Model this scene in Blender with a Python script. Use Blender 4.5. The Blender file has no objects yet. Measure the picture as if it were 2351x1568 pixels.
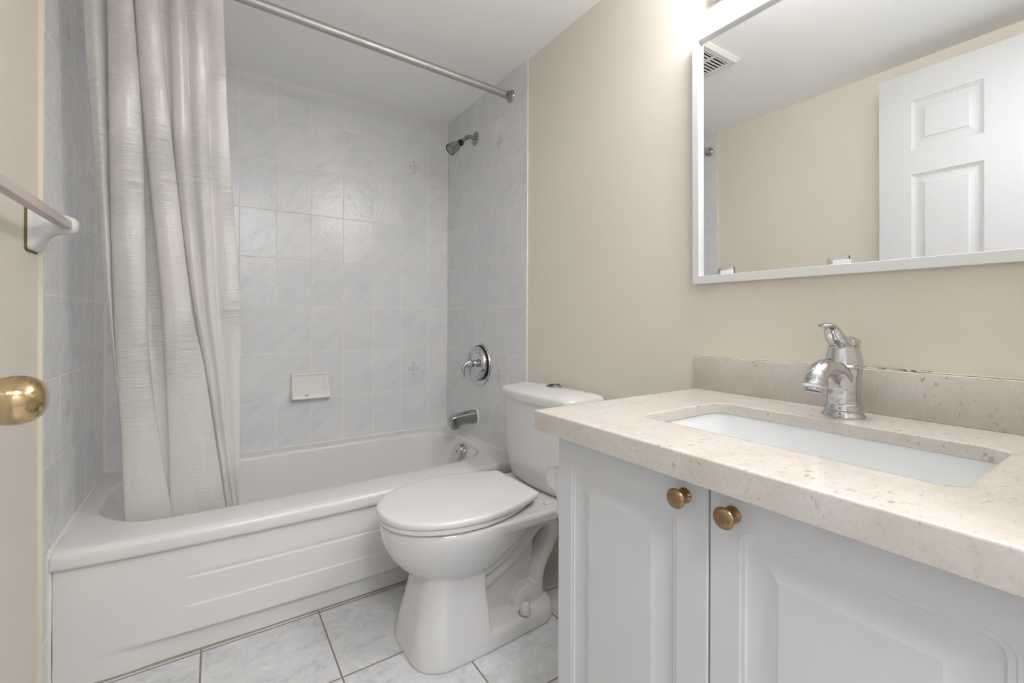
import bpy, bmesh, math, random
from math import sin, cos, pi, radians, sqrt, atan2
from mathutils import Vector, Matrix

random.seed(7)
SC = bpy.context.scene
COL = SC.collection

# ------------------------------------------------------------------ camera
CAM = Vector((-1.1548, -2.4269, 1.0198))
YAW, PITCH, ROLL, FPX = 0.58836, -0.00093, 0.00409, 1030.17
cd = bpy.data.cameras.new('camera')
cam = bpy.data.objects.new('camera', cd)
COL.objects.link(cam)
_f = Vector((sin(YAW) * cos(PITCH), cos(YAW) * cos(PITCH), sin(PITCH)))
_r = Vector((cos(YAW), -sin(YAW), 0))
_u = _r.cross(_f)
_r2 = _r * cos(ROLL) + _u * sin(ROLL)
_u2 = -_r * sin(ROLL) + _u * cos(ROLL)
cam.matrix_world = Matrix(((_r2.x, _u2.x, -_f.x, CAM.x), (_r2.y, _u2.y, -_f.y, CAM.y), (_r2.z, _u2.z, -_f.z, CAM.z), (0, 0, 0, 1)))
cd.sensor_width = 36.0
cd.lens = FPX / 2351 * 36
cd.shift_x = -(1175.74 - 1175.5) / 2351
cd.shift_y = -(784 - 734.26) / 2351
cd.clip_start = 0.02
SC.camera = cam

# ------------------------------------------------------------------ world, exposure
w = bpy.data.worlds.new('world')
SC.world = w
w.use_nodes = True
w.node_tree.nodes['Background'].inputs[0].default_value = (0.9, 0.93, 1.0, 1)
w.node_tree.nodes['Background'].inputs[1].default_value = 0.0
vs = SC.view_settings
vs.view_transform = 'Standard'
vs.look = 'None'
vs.exposure = 0.13
vs.gamma = 1.0
vs.use_curve_mapping = False
SC.cycles.diffuse_bounces = 8
SC.cycles.max_bounces = 14
SC.cycles.glossy_bounces = 6
SC.cycles.transparent_max_bounces = 12

VANITY_LIGHT = 43.0      # strength of the frosted diffuser of the vanity light bar
HALL_LIGHT = 37.0         # strength of the flush ceiling lamp in the hall
ROOM_LIGHT = 0.0

# ------------------------------------------------------------------ dimensions (metres)
L = 1.52                  # tub alcove length
H = 2.172                 # ceiling
YF = -2.47                # inner face of the entrance wall
PW = 0.009                # painted walls sit back from the tile face by this
RIM = 0.3925              # tub rim height
CT = 0.827                # counter top height


# ------------------------------------------------------------------ node helpers
class NT:
    def __init__(s, name):
        s.m = bpy.data.materials.new(name)
        s.m.use_nodes = True
        s.t = s.m.node_tree
        s.t.nodes.clear()
        s.out = s.n('ShaderNodeOutputMaterial')

    def n(s, kind, **kw):
        nd = s.t.nodes.new(kind)
        for k, v in kw.items():
            setattr(nd, k, v)
        return nd

    def put(s, sock, v):
        if hasattr(v, 'is_output'):
            s.t.links.new(v, sock)
        elif isinstance(v, (tuple, list)) and len(v) == 3 and sock.type == 'RGBA':
            sock.default_value = (*v, 1)
        else:
            sock.default_value = v

    def math(s, op, a, b=None, c=None, clamp=False):
        nd = s.n('ShaderNodeMath', operation=op, use_clamp=clamp)
        s.put(nd.inputs[0], a)
        if b is not None:
            s.put(nd.inputs[1], b)
        if c is not None:
            s.put(nd.inputs[2], c)
        return nd.outputs[0]

    def add(s, a, b): return s.math('ADD', a, b)
    def sub(s, a, b): return s.math('SUBTRACT', a, b)
    def mul(s, a, b): return s.math('MULTIPLY', a, b)

    def pos(s):
        return s.n('ShaderNodeTexCoord').outputs['Object']

    def xyz(s, v=None):
        nd = s.n('ShaderNodeSeparateXYZ')
        s.put(nd.inputs[0], v if v is not None else s.pos())
        return nd.outputs

    def comb(s, x, y, z):
        nd = s.n('ShaderNodeCombineXYZ')
        for i, v in enumerate((x, y, z)):
            s.put(nd.inputs[i], v)
        return nd.outputs[0]

    def mapping(s, v, loc=(0, 0, 0), rot=(0, 0, 0), scale=(1, 1, 1)):
        nd = s.n('ShaderNodeMapping')
        s.put(nd.inputs[0], v)
        nd.inputs[1].default_value = loc
        nd.inputs[2].default_value = rot
        nd.inputs[3].default_value = scale
        return nd.outputs[0]

    def noise(s, v, scale=5, detail=3, rough=0.5, dist=0.0):
        nd = s.n('ShaderNodeTexNoise')
        s.put(nd.inputs['Vector'], v)
        nd.inputs['Scale'].default_value = scale
        nd.inputs['Detail'].default_value = detail
        nd.inputs['Roughness'].default_value = rough
        nd.inputs['Distortion'].default_value = dist
        return nd.outputs['Fac']

    def voronoi(s, v, scale=5, feature='F1', rand=1.0):
        nd = s.n('ShaderNodeTexVoronoi', feature=feature)
        s.put(nd.inputs['Vector'], v)
        nd.inputs['Scale'].default_value = scale
        nd.inputs['Randomness'].default_value = rand
        return nd.outputs

    def white(s, v):
        nd = s.n('ShaderNodeTexWhiteNoise', noise_dimensions='3D')
        s.put(nd.inputs['Vector'], v)
        return nd.outputs

    def ramp(s, f, stops):
        nd = s.n('ShaderNodeValToRGB')
        s.put(nd.inputs[0], f)
        el = nd.color_ramp.elements
        while len(el) > 1:
            el.remove(el[-1])
        for i, (p, c) in enumerate(stops):
            e = el[0] if i == 0 else el.new(p)
            e.position = p
            e.color = (*c, 1) if len(c) == 3 else c
        return nd.outputs[0]

    def rng(s, f, a, b, c=0.0, d=1.0):
        nd = s.n('ShaderNodeMapRange')
        for i, v in enumerate((f, a, b, c, d)):
            s.put(nd.inputs[i], v)
        return nd.outputs[0]

    def mix(s, f, a, b):
        nd = s.n('ShaderNodeMix', data_type='RGBA')
        s.put(nd.inputs[0], f)
        s.put(nd.inputs[6], a)
        s.put(nd.inputs[7], b)
        return nd.outputs[2]

    def bump(s, h, strength=0.3, dist=0.01, normal=None):
        nd = s.n('ShaderNodeBump')
        nd.inputs['Strength'].default_value = strength
        nd.inputs['Distance'].default_value = dist
        s.put(nd.inputs['Height'], h)
        if normal is not None:
            s.put(nd.inputs['Normal'], normal)
        return nd.outputs[0]

    def bsdf(s, color=(0.8, 0.8, 0.8), rough=0.5, metal=0.0, normal=None, **kw):
        nd = s.n('ShaderNodeBsdfPrincipled')
        s.put(nd.inputs['Base Color'], color)
        s.put(nd.inputs['Roughness'], rough)
        s.put(nd.inputs['Metallic'], metal)
        if normal is not None:
            s.put(nd.inputs['Normal'], normal)
        for k, v in kw.items():
            s.put(nd.inputs[k.replace('_', ' ')], v)
        return nd.outputs[0]

    def done(s, sh):
        s.t.links.new(sh, s.out.inputs[0])
        return s.m


def mat_plain(name, color, rough=0.5, metal=0.0, wob=0.015, scale=6.0, bump=0.0, bscale=200.0, **kw):
    """a plain finish with a faint procedural unevenness"""
    t = NT(name)
    p = t.pos()
    f = t.noise(p, scale, 3)
    c = t.mix(f, tuple(max(0, x * (1 - wob)) for x in color), tuple(min(1, x * (1 + wob)) for x in color))
    nrm = t.bump(t.noise(p, bscale, 2), bump, 0.001) if bump else None
    return t.done(t.bsdf(c, rough, metal, nrm, **kw))


TW, TH = 0.1547, 0.2287


def mat_tile(name, axis, u0, diamonds, flip=1):
    """glossy pale grey wall tile with off-white grout; each tile is tinted and tilted a little on its own"""
    t = NT(name)
    o = t.xyz()
    a = o[0] if axis == 'x' else o[1]
    u = t.mul(t.sub(a, u0), 1 / TW)
    v = t.mul(t.sub(o[2], 1.0816), 1 / TH)
    fu, fv = t.math('FRACT', u), t.math('FRACT', v)
    iu, iv = t.math('FLOOR', u), t.math('FLOOR', v)
    du = t.mul(t.math('MINIMUM', fu, t.sub(1, fu)), TW)
    dv = t.mul(t.math('MINIMUM', fv, t.sub(1, fv)), TH)
    d = t.math('MINIMUM', du, dv)
    grout = t.rng(d, 0.0010, 0.0020, 1.0, 0.0)
    rnd = t.white(t.comb(iu, iv, 3.7))
    rc = t.xyz(rnd[1])
    # cloudy diagonal veining
    base = t.comb(t.add(t.mul(a, flip), t.mul(rc[0], 9)), t.mul(rc[1], 5), t.add(o[2], t.mul(rc[2], 7)))
    m = t.mapping(t.mapping(base, rot=(0, radians(42), 0)), scale=(1.5, 6, 8.5))
    n1 = t.noise(m, 3.2, 7, 0.66, 0.7)
    n2 = t.noise(base, 9.0, 3, 0.5)
    tint = t.add(t.mul(n1, 0.65), t.mul(n2, 0.35))
    col = t.ramp(tint, [(0.30, (0.620, 0.640, 0.665)), (0.47, (0.715, 0.725, 0.735)), (0.66, (0.775, 0.776, 0.770))])
    col = t.mix(t.mul(rc[0], 0.30), col, (0.635, 0.658, 0.690))
    # small diamond inlays
    for (cu, cv) in diamonds:
        da = t.math('ABSOLUTE', t.sub(a, cu))
        db = t.math('ABSOLUTE', t.sub(o[2], cv))
        k = t.add(t.mul(da, 1 / 0.031), t.mul(db, 1 / 0.041))
        inside = t.math('LESS_THAN', k, 1.0)
        sq = t.math('MAXIMUM', t.mul(da, 1 / 0.0155), t.mul(db, 1 / 0.0205))
        line = t.math('COMPARE', sq, 1.0, 0.15)
        cen = t.math('LESS_THAN', sq, 1.0)
        wv = t.n('ShaderNodeTexWave')
        t.put(wv.inputs['Vector'], t.mapping(t.comb(a, 0, o[2]), rot=(0, 0.8, 0)))
        wv.inputs['Scale'].default_value = 34
        wv.inputs['Distortion'].default_value = 4
        dc = t.mix(cen, (0.53, 0.535, 0.54), t.mix(wv.outputs['Fac'], (0.56, 0.51, 0.495), (0.68, 0.64, 0.625)))
        dc = t.mix(line, dc, (0.76, 0.76, 0.75))
        col = t.mix(t.mul(inside, 0.85), col, dc)
    col = t.mix(grout, col, (0.82, 0.81, 0.78))
    # per-tile tilt plus a soft glaze waviness
    h = t.add(t.mul(t.sub(fu, 0.5), t.mul(t.sub(rc[1], 0.5), 0.0032)), t.mul(t.sub(fv, 0.5), t.mul(t.sub(rc[2], 0.5), 0.0042)))
    h = t.add(h, t.mul(t.noise(base, 26, 5, 0.62), 0.0022))
    h = t.add(h, t.mul(n1, 0.00055))
    h = t.sub(h, t.mul(t.rng(d, 0.0, 0.003, 1.0, 0.0), 0.0007))
    nrm = t.bump(h, 1.0, 1.0)
    rough = t.mix(grout, (0.17, 0.17, 0.17), (0.7, 0.7, 0.7))
    return t.done(t.bsdf(col, rough, 0, nrm, IOR=1.5))


def mat_wall(name, color, seed=0.0):
    t = NT(name)
    p = t.mapping(t.pos(), loc=(seed, 0, 0))
    n = t.noise(p, 2.5, 4)
    c = t.mix(n, tuple(x * 0.985 for x in color), tuple(min(1, x * 1.015) for x in color))
    b = t.bump(t.noise(p, 260, 3, 0.6), 0.12, 0.0015)
    b = t.bump(t.noise(p, 6, 2), 0.25, 0.004, b)
    return t.done(t.bsdf(c, 0.42, 0, b))


def mat_floor():
    t = NT('floor_tile')
    o = t.xyz()
    S = 0.3365
    u = t.mul(t.sub(o[0], -0.8453), 1 / S)
    v = t.mul(t.sub(o[1], -1.1005), 1 / 0.338)
    fu, fv = t.math('FRACT', u), t.math('FRACT', v)
    d = t.math('MINIMUM', t.mul(t.math('MINIMUM', fu, t.sub(1, fu)), S), t.mul(t.math('MINIMUM', fv, t.sub(1, fv)), 0.338))
    g = t.rng(d, 0.0020, 0.0030, 1.0, 0.0)
    rc = t.xyz(t.white(t.comb(t.math('FLOOR', u), t.math('FLOOR', v), 1.3))[1])
    base = t.comb(t.add(o[0], t.mul(rc[0], 8)), t.add(o[1], t.mul(rc[1], 8)), rc[2])
    n1 = t.noise(t.mapping(base, scale=(1, 1.5, 1), rot=(0, 0, 0.5)), 9, 9, 0.72, 0.8)
    n2 = t.noise(base, 60, 6, 0.75, 0.4)
    f = t.add(t.mul(n1, 0.62), t.mul(n2, 0.38))
    col = t.ramp(f, [(0.34, (0.44, 0.45, 0.47)), (0.47, (0.62, 0.63, 0.64)), (0.60, (0.73, 0.735, 0.735)), (0.72, (0.79, 0.79, 0.79))])
    dust = t.math('GREATER_THAN', t.noise(t.pos(), 95, 1), 0.80)
    col = t.mix(t.mul(dust, 0.5), col, (0.2, 0.18, 0.15))
    gc = t.mix(t.noise(t.pos(), 30, 3), (0.20, 0.175, 0.145), (0.34, 0.31, 0.27))
    col = t.mix(g, col, gc)
    h = t.sub(t.mul(n2, 0.0004), t.mul(t.rng(d, 0.0, 0.004, 1.0, 0.0), 0.0015))
    nrm = t.bump(h, 1.0, 1.0)
    return t.done(t.bsdf(col, t.mix(g, (0.30,) * 3, (0.85,) * 3), 0, nrm))


def mat_quartz():
    """cream engineered stone with brown flecks and pits"""
    t = NT('cream_quartz')
    p = t.pos()
    n = t.noise(p, 14, 6, 0.6)
    col = t.ramp(n, [(0.32, (0.525, 0.492, 0.445)), (0.50, (0.568, 0.542, 0.505)), (0.70, (0.597, 0.579, 0.552))])
    fine = t.noise(p, 170, 5, 0.7)
    col = t.mix(t.rng(fine, 0.40, 0.62, 0.35, 0), col, (0.50, 0.43, 0.33))
    # long soft tan streaks
    wv = t.n('ShaderNodeVectorMath', operation='ADD')
    nz = t.n('ShaderNodeTexNoise'); nz.inputs['Scale'].default_value = 55; nz.inputs['Detail'].default_value = 4
    t.put(nz.inputs['Vector'], p)
    sc = t.n('ShaderNodeVectorMath', operation='SCALE'); t.put(sc.inputs[0], nz.outputs['Color']); sc.inputs['Scale'].default_value = 0.016
    t.put(wv.inputs[0], p); t.put(wv.inputs[1], sc.outputs[0])
    pw = wv.outputs[0]
    ps = t.mapping(p, rot=(0.3, 0.2, 0.9), scale=(1, 3.0, 1.6))
    s = t.noise(ps, 46, 5, 0.68, 0.5)
    col = t.mix(t.rng(s, 0.585, 0.70, 0, 0.75), col, (0.42, 0.325, 0.20))
    s2 = t.noise(t.mapping(p, loc=(3, 1, 0), scale=(1.2, 1, 1.2)), 13, 4, 0.7, 0.3)
    col = t.mix(t.rng(s2, 0.60, 0.72, 0, 0.5), col, (0.46, 0.37, 0.25))
    # irregular brown flecks of uneven size, in loose clusters
    clus = t.rng(t.noise(p, 9, 2), 0.42, 0.60, 0.35, 1.0)
    v = t.voronoi(t.mapping(pw, rot=(0.2, 0.5, 0.4), scale=(1, 1.7, 1.2)), 62)
    vc = t.xyz(v['Color'])
    pick = t.math('GREATER_THAN', vc[0], 0.62)
    sz = t.mul(t.mul(t.math('POWER', vc[1], 1.5), 0.42), clus)
    fl = t.mul(t.rng(t.sub(sz, v['Distance']), 0.0, 0.05, 0.0, 1.0), pick)
    col = t.mix(t.mul(fl, 0.75), col, t.mix(vc[2], (0.34, 0.25, 0.15), (0.44, 0.38, 0.28)))
    v2 = t.voronoi(pw, 170)
    vd = t.xyz(v2['Color'])
    fl2 = t.mul(t.math('LESS_THAN', v2['Distance'], t.mul(vd[1], 0.26)), t.math('GREATER_THAN', vd[0], 0.80))
    col = t.mix(t.mul(fl2, t.mul(clus, 0.6)), col, (0.30, 0.225, 0.15))
    return t.done(t.bsdf(col, 0.20, 0, None))


def mat_metal(name, color, rough=0.08, scratch=0.0, smear=0.0, bumpy=0.0):
    t = NT(name)
    p = t.pos()
    r = t.add(rough, t.mul(t.rng(t.noise(p, 60, 5, 0.7), 0.45, 0.7), smear))
    if scratch:
        r = t.add(r, t.mul(t.noise(t.mapping(p, scale=(1, 30, 30)), 30, 4), scratch))
    c = t.mix(t.noise(p, 40, 4), tuple(x * 0.93 for x in color), color)
    nrm = t.bump(t.noise(p, 18, 2), bumpy, 0.01) if bumpy else None
    return t.done(t.bsdf(c, r, 1.0, nrm))


def mat_curtain():
    t = NT('sheer_vinyl')
    p = t.pos()
    o = t.xyz()
    # short crinkles running across the cloth, gathered along the fold ridges
    q = t.mapping(p, scale=(14, 14, 95))
    k = t.noise(q, 1.0, 5, 0.62, 1.4)
    q2 = t.mapping(p, rot=(0, 0.45, 0), scale=(30, 30, 170))
    k2 = t.noise(q2, 1.0, 4, 0.6, 0.8)
    area = t.rng(t.noise(t.mapping(p, scale=(9, 9, 3)), 1.0, 2), 0.44, 0.62)
    h = t.add(t.mul(k, t.add(0.25, area)), t.mul(t.mul(k2, area), 0.7))
    nrm = t.bump(h, 0.8, 0.006)
    fine = t.noise(t.mapping(p, scale=(300, 300, 20)), 1.0, 2)
    col = t.mix(fine, (0.84, 0.825, 0.80), (0.90, 0.885, 0.865))
    df = t.n('ShaderNodeBsdfDiffuse')
    t.put(df.inputs[0], col); t.put(df.inputs['Normal'], nrm)
    tl = t.n('ShaderNodeBsdfTranslucent')
    t.put(tl.inputs[0], col); t.put(tl.inputs['Normal'], nrm)
    m1 = t.n('ShaderNodeMixShader'); m1.inputs[0].default_value = 0.45
    t.t.links.new(df.outputs[0], m1.inputs[1]); t.t.links.new(tl.outputs[0], m1.inputs[2])
    gl = t.n('ShaderNodeBsdfGlossy')
    gl.inputs['Roughness'].default_value = 0.20
    gl.inputs[0].default_value = (1, 1, 1, 1)
    t.put(gl.inputs['Normal'], nrm)
    m2 = t.n('ShaderNodeMixShader'); m2.inputs[0].default_value = 0.10
    t.t.links.new(m1.outputs[0], m2.inputs[1]); t.t.links.new(gl.outputs[0], m2.inputs[2])
    tr = t.n('ShaderNodeBsdfTransparent')
    tr.inputs[0].default_value = (0.98, 0.975, 0.96, 1)
    m3 = t.n('ShaderNodeMixShader'); m3.inputs[0].default_value = 0.20
    t.t.links.new(m2.outputs[0], m3.inputs[1]); t.t.links.new(tr.outputs[0], m3.inputs[2])
    return t.done(m3.outputs[0])


def mat_emit(name, color, strength):
    t = NT(name)
    e = t.n('ShaderNodeEmission')
    e.inputs[0].default_value = (*color, 1)
    e.inputs[1].default_value = strength
    return t.done(e.outputs[0])


def mat_door():
    """white moulded door skin with an embossed wood grain"""
    t = NT('white_door_skin')
    p = t.pos()
    g = t.noise(t.mapping(p, scale=(160, 160, 4)), 1.0, 5, 0.6, 2.0)
    nrm = t.bump(g, 0.22, 0.0015)
    return t.done(t.bsdf((0.57, 0.57, 0.575), 0.38, 0, nrm))


M = {}
M['tile_back'] = mat_tile('glazed_tile_back', 'x', -0.1265, [(-0.2072, 1.880), (-0.2072, 0.739)])
M['tile_right'] = mat_tile('glazed_tile_right', 'y', -0.0338, [(-0.579, 1.880), (-0.579, 0.740)], -1)
M['tile_left'] = mat_tile('glazed_tile_left', 'y', -0.0088, [(-0.549, 1.876), (-0.549, 0.737)])
BEIGE = (0.740, 0.690, 0.600)
M['paint'] = mat_wall('beige_paint', BEIGE)
M['ceil'] = mat_wall('ceiling_paint', (0.93, 0.93, 0.92), 3)
M['floor'] = mat_floor()
M['quartz'] = mat_quartz()
M['white_trim'] = mat_plain('white_trim', (0.74, 0.72, 0.67), 0.45)
M['caulk'] = mat_plain('caulk', (0.77, 0.75, 0.69), 0.5, wob=0.12, scale=25)
M['edge'] = mat_plain('painted_tile_edge', (0.74, 0.685, 0.585), 0.4)
M['porcelain'] = mat_plain('porcelain', (0.665, 0.66, 0.65), 0.09, wob=0.006, scale=2, Coat_Weight=0.3, Coat_Roughness=0.05)
M['seat'] = mat_plain('white_plastic_seat', (0.72, 0.718, 0.71), 0.22, wob=0.004)
M['tub'] = mat_plain('tub_enamel', (0.72, 0.715, 0.70), 0.26, wob=0.008, scale=3)
M['basin'] = mat_plain('basin_china', (0.80, 0.815, 0.82), 0.10, wob=0.005)
M['ceramic'] = mat_plain('ivory_ceramic', (0.80, 0.785, 0.75), 0.12, wob=0.01)
M['cab'] = mat_plain('white_thermofoil', (0.62, 0.625, 0.63), 0.48, wob=0.006, bump=0.03, bscale=300)
M['frame'] = mat_plain('white_frame_paint', (0.68, 0.68, 0.675), 0.32, wob=0.01)
M['chrome'] = mat_metal('chrome', (0.64, 0.64, 0.65), 0.045, smear=0.12)
M['dull_chrome'] = mat_metal('dull_chrome', (0.40, 0.40, 0.405), 0.17, smear=0.10)
M['rod'] = mat_metal('worn_steel_rod', (0.52, 0.51, 0.50), 0.30, scratch=0.3, smear=0.2)
M['brass'] = mat_metal('aged_brass', (0.34, 0.225, 0.12), 0.20, smear=0.28)
M['bright_brass'] = mat_metal('polished_brass', (0.56, 0.42, 0.23), 0.09, smear=0.16)
M['black'] = mat_plain('black_plastic', (0.012, 0.012, 0.013), 0.4)
M['dark'] = mat_plain('dark_cavity', (0.02, 0.02, 0.02), 0.9)
M['bar'] = mat_plain('pinkish_towel_bar', (0.51, 0.44, 0.41), 0.30, wob=0.05, scale=30)
M['mould'] = mat_plain('mildewed_caulk', (0.16, 0.11, 0.05), 0.8, wob=0.6, scale=120)
M['grime'] = mat_plain('grimy_grout', (0.30, 0.265, 0.21), 0.8, wob=0.35, scale=60)
M['curtain'] = mat_curtain()
M['door'] = mat_door()
M['vent'] = mat_plain('vent_plastic', (0.74, 0.73, 0.70), 0.45)
M['clip'] = mat_plain('clear_clip', (0.86, 0.86, 0.84), 0.2, Alpha=0.75)
_t = NT('mirror_silver')
M['mirror'] = _t.done(_t.bsdf((0.90, 0.915, 0.91), 0.0, 1.0))
M['diffuser'] = mat_emit('frosted_diffuser_glow', (0.965, 0.962, 1.0), VANITY_LIGHT)
M['hall_glow'] = mat_emit('hall_lamp_glow', (0.968, 0.968, 1.0), HALL_LIGHT)
M['hall'] = mat_wall('hall_paint', (0.82, 0.815, 0.80), 5)
M['stain'] = mat_plain('rust_stain', (0.42, 0.24, 0.10), 0.8, wob=0.3, scale=80)


# ------------------------------------------------------------------ mesh helpers
def build(name, bm, mats, parent=None, smooth=35, loc=None, rot=None):
    me = bpy.data.meshes.new(name)
    bmesh.ops.recalc_face_normals(bm, faces=bm.faces)
    bm.to_mesh(me)
    bm.free()
    if not isinstance(mats, (list, tuple)):
        mats = [mats]
    for m in mats:
        me.materials.append(m)
    o = bpy.data.objects.new(name, me)
    COL.objects.link(o)
    if smooth:
        for p in me.polygons:
            p.use_smooth = True
        me.set_sharp_from_angle(angle=radians(smooth))
    if parent:
        o.parent = parent
        o.location = -origin(parent)
    if loc:
        o.location = loc
    if rot:
        o.rotation_euler = rot
    return o


def tag(o, label, cat, group=None):
    o['label'] = label
    o['category'] = cat
    if group:
        o['group'] = group
    return o


def struct(name, bm, mats, parent=None, **kw):
    o = build(name, bm, mats, parent, **kw)
    if not parent:
        o['kind'] = 'structure'
    return o


def origin(o):
    v = Vector((0, 0, 0))
    while o:
        v += o.location
        o = o.parent
    return v


def empty(name, loc=(0, 0, 0), label=None, cat=None, group=None):
    """an Empty at the base of a thing; its parts keep room coordinates in their meshes"""
    o = bpy.data.objects.new(name, None)
    COL.objects.link(o)
    o.empty_display_size = 0.05
    o.location = loc
    if label:
        tag(o, label, cat, group)
    return o


def box(bm, x0, x1, y0, y1, z0, z1, bev=0.0, seg=2, mi=0):
    r = bmesh.ops.create_cube(bm, size=1.0)
    vs_ = r['verts']
    for v in vs_:
        v.co = Vector(((x0 + x1) / 2 + v.co.x * (x1 - x0), (y0 + y1) / 2 + v.co.y * (y1 - y0), (z0 + z1) / 2 + v.co.z * (z1 - z0)))
    fs = {f for v in vs_ for f in v.link_faces}
    for f in fs:
        f.material_index = mi
    if bev:
        es = list({e for v in vs_ for e in v.link_edges})
        bmesh.ops.bevel(bm, geom=es, offset=bev, segments=seg, affect='EDGES', profile=0.5, clamp_overlap=True, material=mi)
    return bm


def NB():
    return bmesh.new()


def loft(bm, loops, cap0=True, cap1=True, closed=True, mi=0):
    rows = [[bm.verts.new(p) for p in lp] for lp in loops]
    n = len(rows[0])
    for a, b in zip(rows[:-1], rows[1:]):
        for i in range(n if closed else n - 1):
            j = (i + 1) % n
            try:
                f = bm.faces.new((a[i], a[j], b[j], b[i]))
                f.material_index = mi
            except ValueError:
                pass
    if closed and cap0:
        bm.faces.new(rows[0]).material_index = mi
    if closed and cap1:
        bm.faces.new(list(reversed(rows[-1]))).material_index = mi
    return rows


def rrect(x0, x1, y0, y1, r, n=6, m=1):
    """rounded rectangle, counter-clockwise, n steps per corner and m per side (same count for every call)"""
    r = max(min(r, (x1 - x0) / 2 - 1e-5, (y1 - y0) / 2 - 1e-5), 1e-5)
    pts = []
    cs = [(x1 - r, y1 - r, 0), (x0 + r, y1 - r, pi / 2), (x0 + r, y0 + r, pi), (x1 - r, y0 + r, 3 * pi / 2)]
    for k, (cx, cy, a0) in enumerate(cs):
        arc = [(cx + r * cos(a0 + pi / 2 * i / n), cy + r * sin(a0 + pi / 2 * i / n)) for i in range(n + 1)]
        pts += arc
        nx = cs[(k + 1) % 4]
        e = (nx[0] + r * cos(nx[2]), nx[1] + r * sin(nx[2]))
        s = arc[-1]
        for i in range(1, m):
            pts.append((s[0] + (e[0] - s[0]) * i / m, s[1] + (e[1] - s[1]) * i / m))
    return pts


def crom(pts, n=8):
    """Catmull-Rom through points of any dimension"""
    out = []
    P = [tuple(p) for p in pts]
    P = [tuple(2 * a - b for a, b in zip(P[0], P[1]))] + P + [tuple(2 * a - b for a, b in zip(P[-1], P[-2]))]
    for i in range(1, len(P) - 2):
        for k in range(n):
            t = k / n
            out.append(tuple(0.5 * ((2 * b) + (-a + c) * t + (2 * a - 5 * b + 4 * c - d) * t * t + (-a + 3 * b - 3 * c + d) * t ** 3)
                             for a, b, c, d in zip(P[i - 1], P[i], P[i + 1], P[i + 2])))
    out.append(P[-2])
    return out


def tube(bm, pts, rad, n=20, side=None, cap=True, mi=0):
    """sweep a circle (or ellipse: rad gives (normal radius, side radius)) along pts"""
    P = [Vector(p) for p in pts]
    up = None
    loops = []
    for i, p in enumerate(P):
        t = (P[min(i + 1, len(P) - 1)] - P[max(i - 1, 0)]).normalized()
        if side is not None:
            s = Vector(side)
            s = (s - t * s.dot(t)).normalized()
        else:
            if up is None:
                s = t.orthogonal().normalized()
            else:
                s = (up - t * up.dot(t)).normalized()
            up = s
        nn = t.cross(s)
        r = rad[i] if isinstance(rad, (list, tuple)) and not isinstance(rad[0], str) and len(rad) == len(P) else rad
        rn, rs = r if isinstance(r, tuple) else (r, r)
        loops.append([p + nn * rn * cos(2 * pi * k / n) + s * rs * sin(2 * pi * k / n) for k in range(n)])
    loft(bm, loops, cap, cap, mi=mi)
    return bm


def lathe(bm, prof, org, axis=(0, 0, 1), n=40, mi=0, capped=True):
    """prof: (radius, height) along axis from org"""
    ax = Vector(axis).normalized()
    s = ax.orthogonal().normalized()
    t = ax.cross(s)
    o = Vector(org)
    loops = []
    for r, h in prof:
        r = max(r, 1e-4)
        loops.append([o + ax * h + (s * cos(2 * pi * k / n) + t * sin(2 * pi * k / n)) * r for k in range(n)])
    loft(bm, loops, capped, capped, mi=mi)
    return bm


def quad(bm, a, b, c, d, mi=0):
    f = bm.faces.new([bm.verts.new(p) for p in (a, b, c, d)])
    f.material_index = mi
    return f


def smooth01(t):
    t = max(0.0, min(1.0, t))
    return t * t * (3 - 2 * t)


def panel_face(bm, mp, u0, u1, v0, v1, panels, prof, n=6, mi=0):
    """flat face with moulded panels; mp(u, v, depth) gives the point; prof = [(inset, depth, corner radius)]"""
    us = sorted({u0, u1, *[p[0] for p in panels], *[p[1] for p in panels]})
    vs_ = sorted({v0, v1, *[p[2] for p in panels], *[p[3] for p in panels]})
    for a, b in zip(us[:-1], us[1:]):
        for c, d in zip(vs_[:-1], vs_[1:]):
            if any(p[0] - 1e-6 <= a and b <= p[1] + 1e-6 and p[2] - 1e-6 <= c and d <= p[3] + 1e-6 for p in panels):
                continue
            quad(bm, mp(a, c, 0), mp(b, c, 0), mp(b, d, 0), mp(a, d, 0), mi)
    for (a, b, c, d) in panels:
        loops = [[mp(x, y, 0) for x, y in rrect(a, b, c, d, 1e-5, n)]]
        for ins, dep, r in prof:
            loops.append([mp(x, y, dep) for x, y in rrect(a + ins, b - ins, c + ins, d - ins, r, n)])
        loft(bm, loops, False, True, mi=mi)


# =================================================================== the room shell
XR, XL = 0.006, -L - PW
HY = -3.75                                   # far side of the hall
bm = NB(); box(bm, -2.7, 0.75, HY - 0.1, 0.1, -0.1, 0.0)
struct('floor', bm, M['floor'], smooth=0)
bm = NB(); box(bm, -2.7, 0.75, HY - 0.1, 0.1, H, H + 0.1)
struct('ceiling', bm, M['ceil'], smooth=0)
bm = NB(); box(bm, -L, 0, 0, 0.1, 0, H)
struct('wall_back', bm, M['tile_back'], smooth=0)


def side_wall(name, xin, xtile, xout, ytile, tmat):
    bm = NB()
    box(bm, min(xin, xout), max(xin, xout), YF - 0.1, 0.1, 0, H)
    lo, hi = min(xin, xtile), max(xin, xtile)
    box(bm, lo, hi, ytile, 0, 0, H, mi=1)
    bm.faces.ensure_lookup_table()
    for f in bm.faces:
        if f.material_index == 1 and abs(f.calc_center_median().y - ytile) < 1e-4:
            f.material_index = 2
    return struct(name, bm, [M['paint'], tmat, M['edge']], smooth=0)


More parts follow.
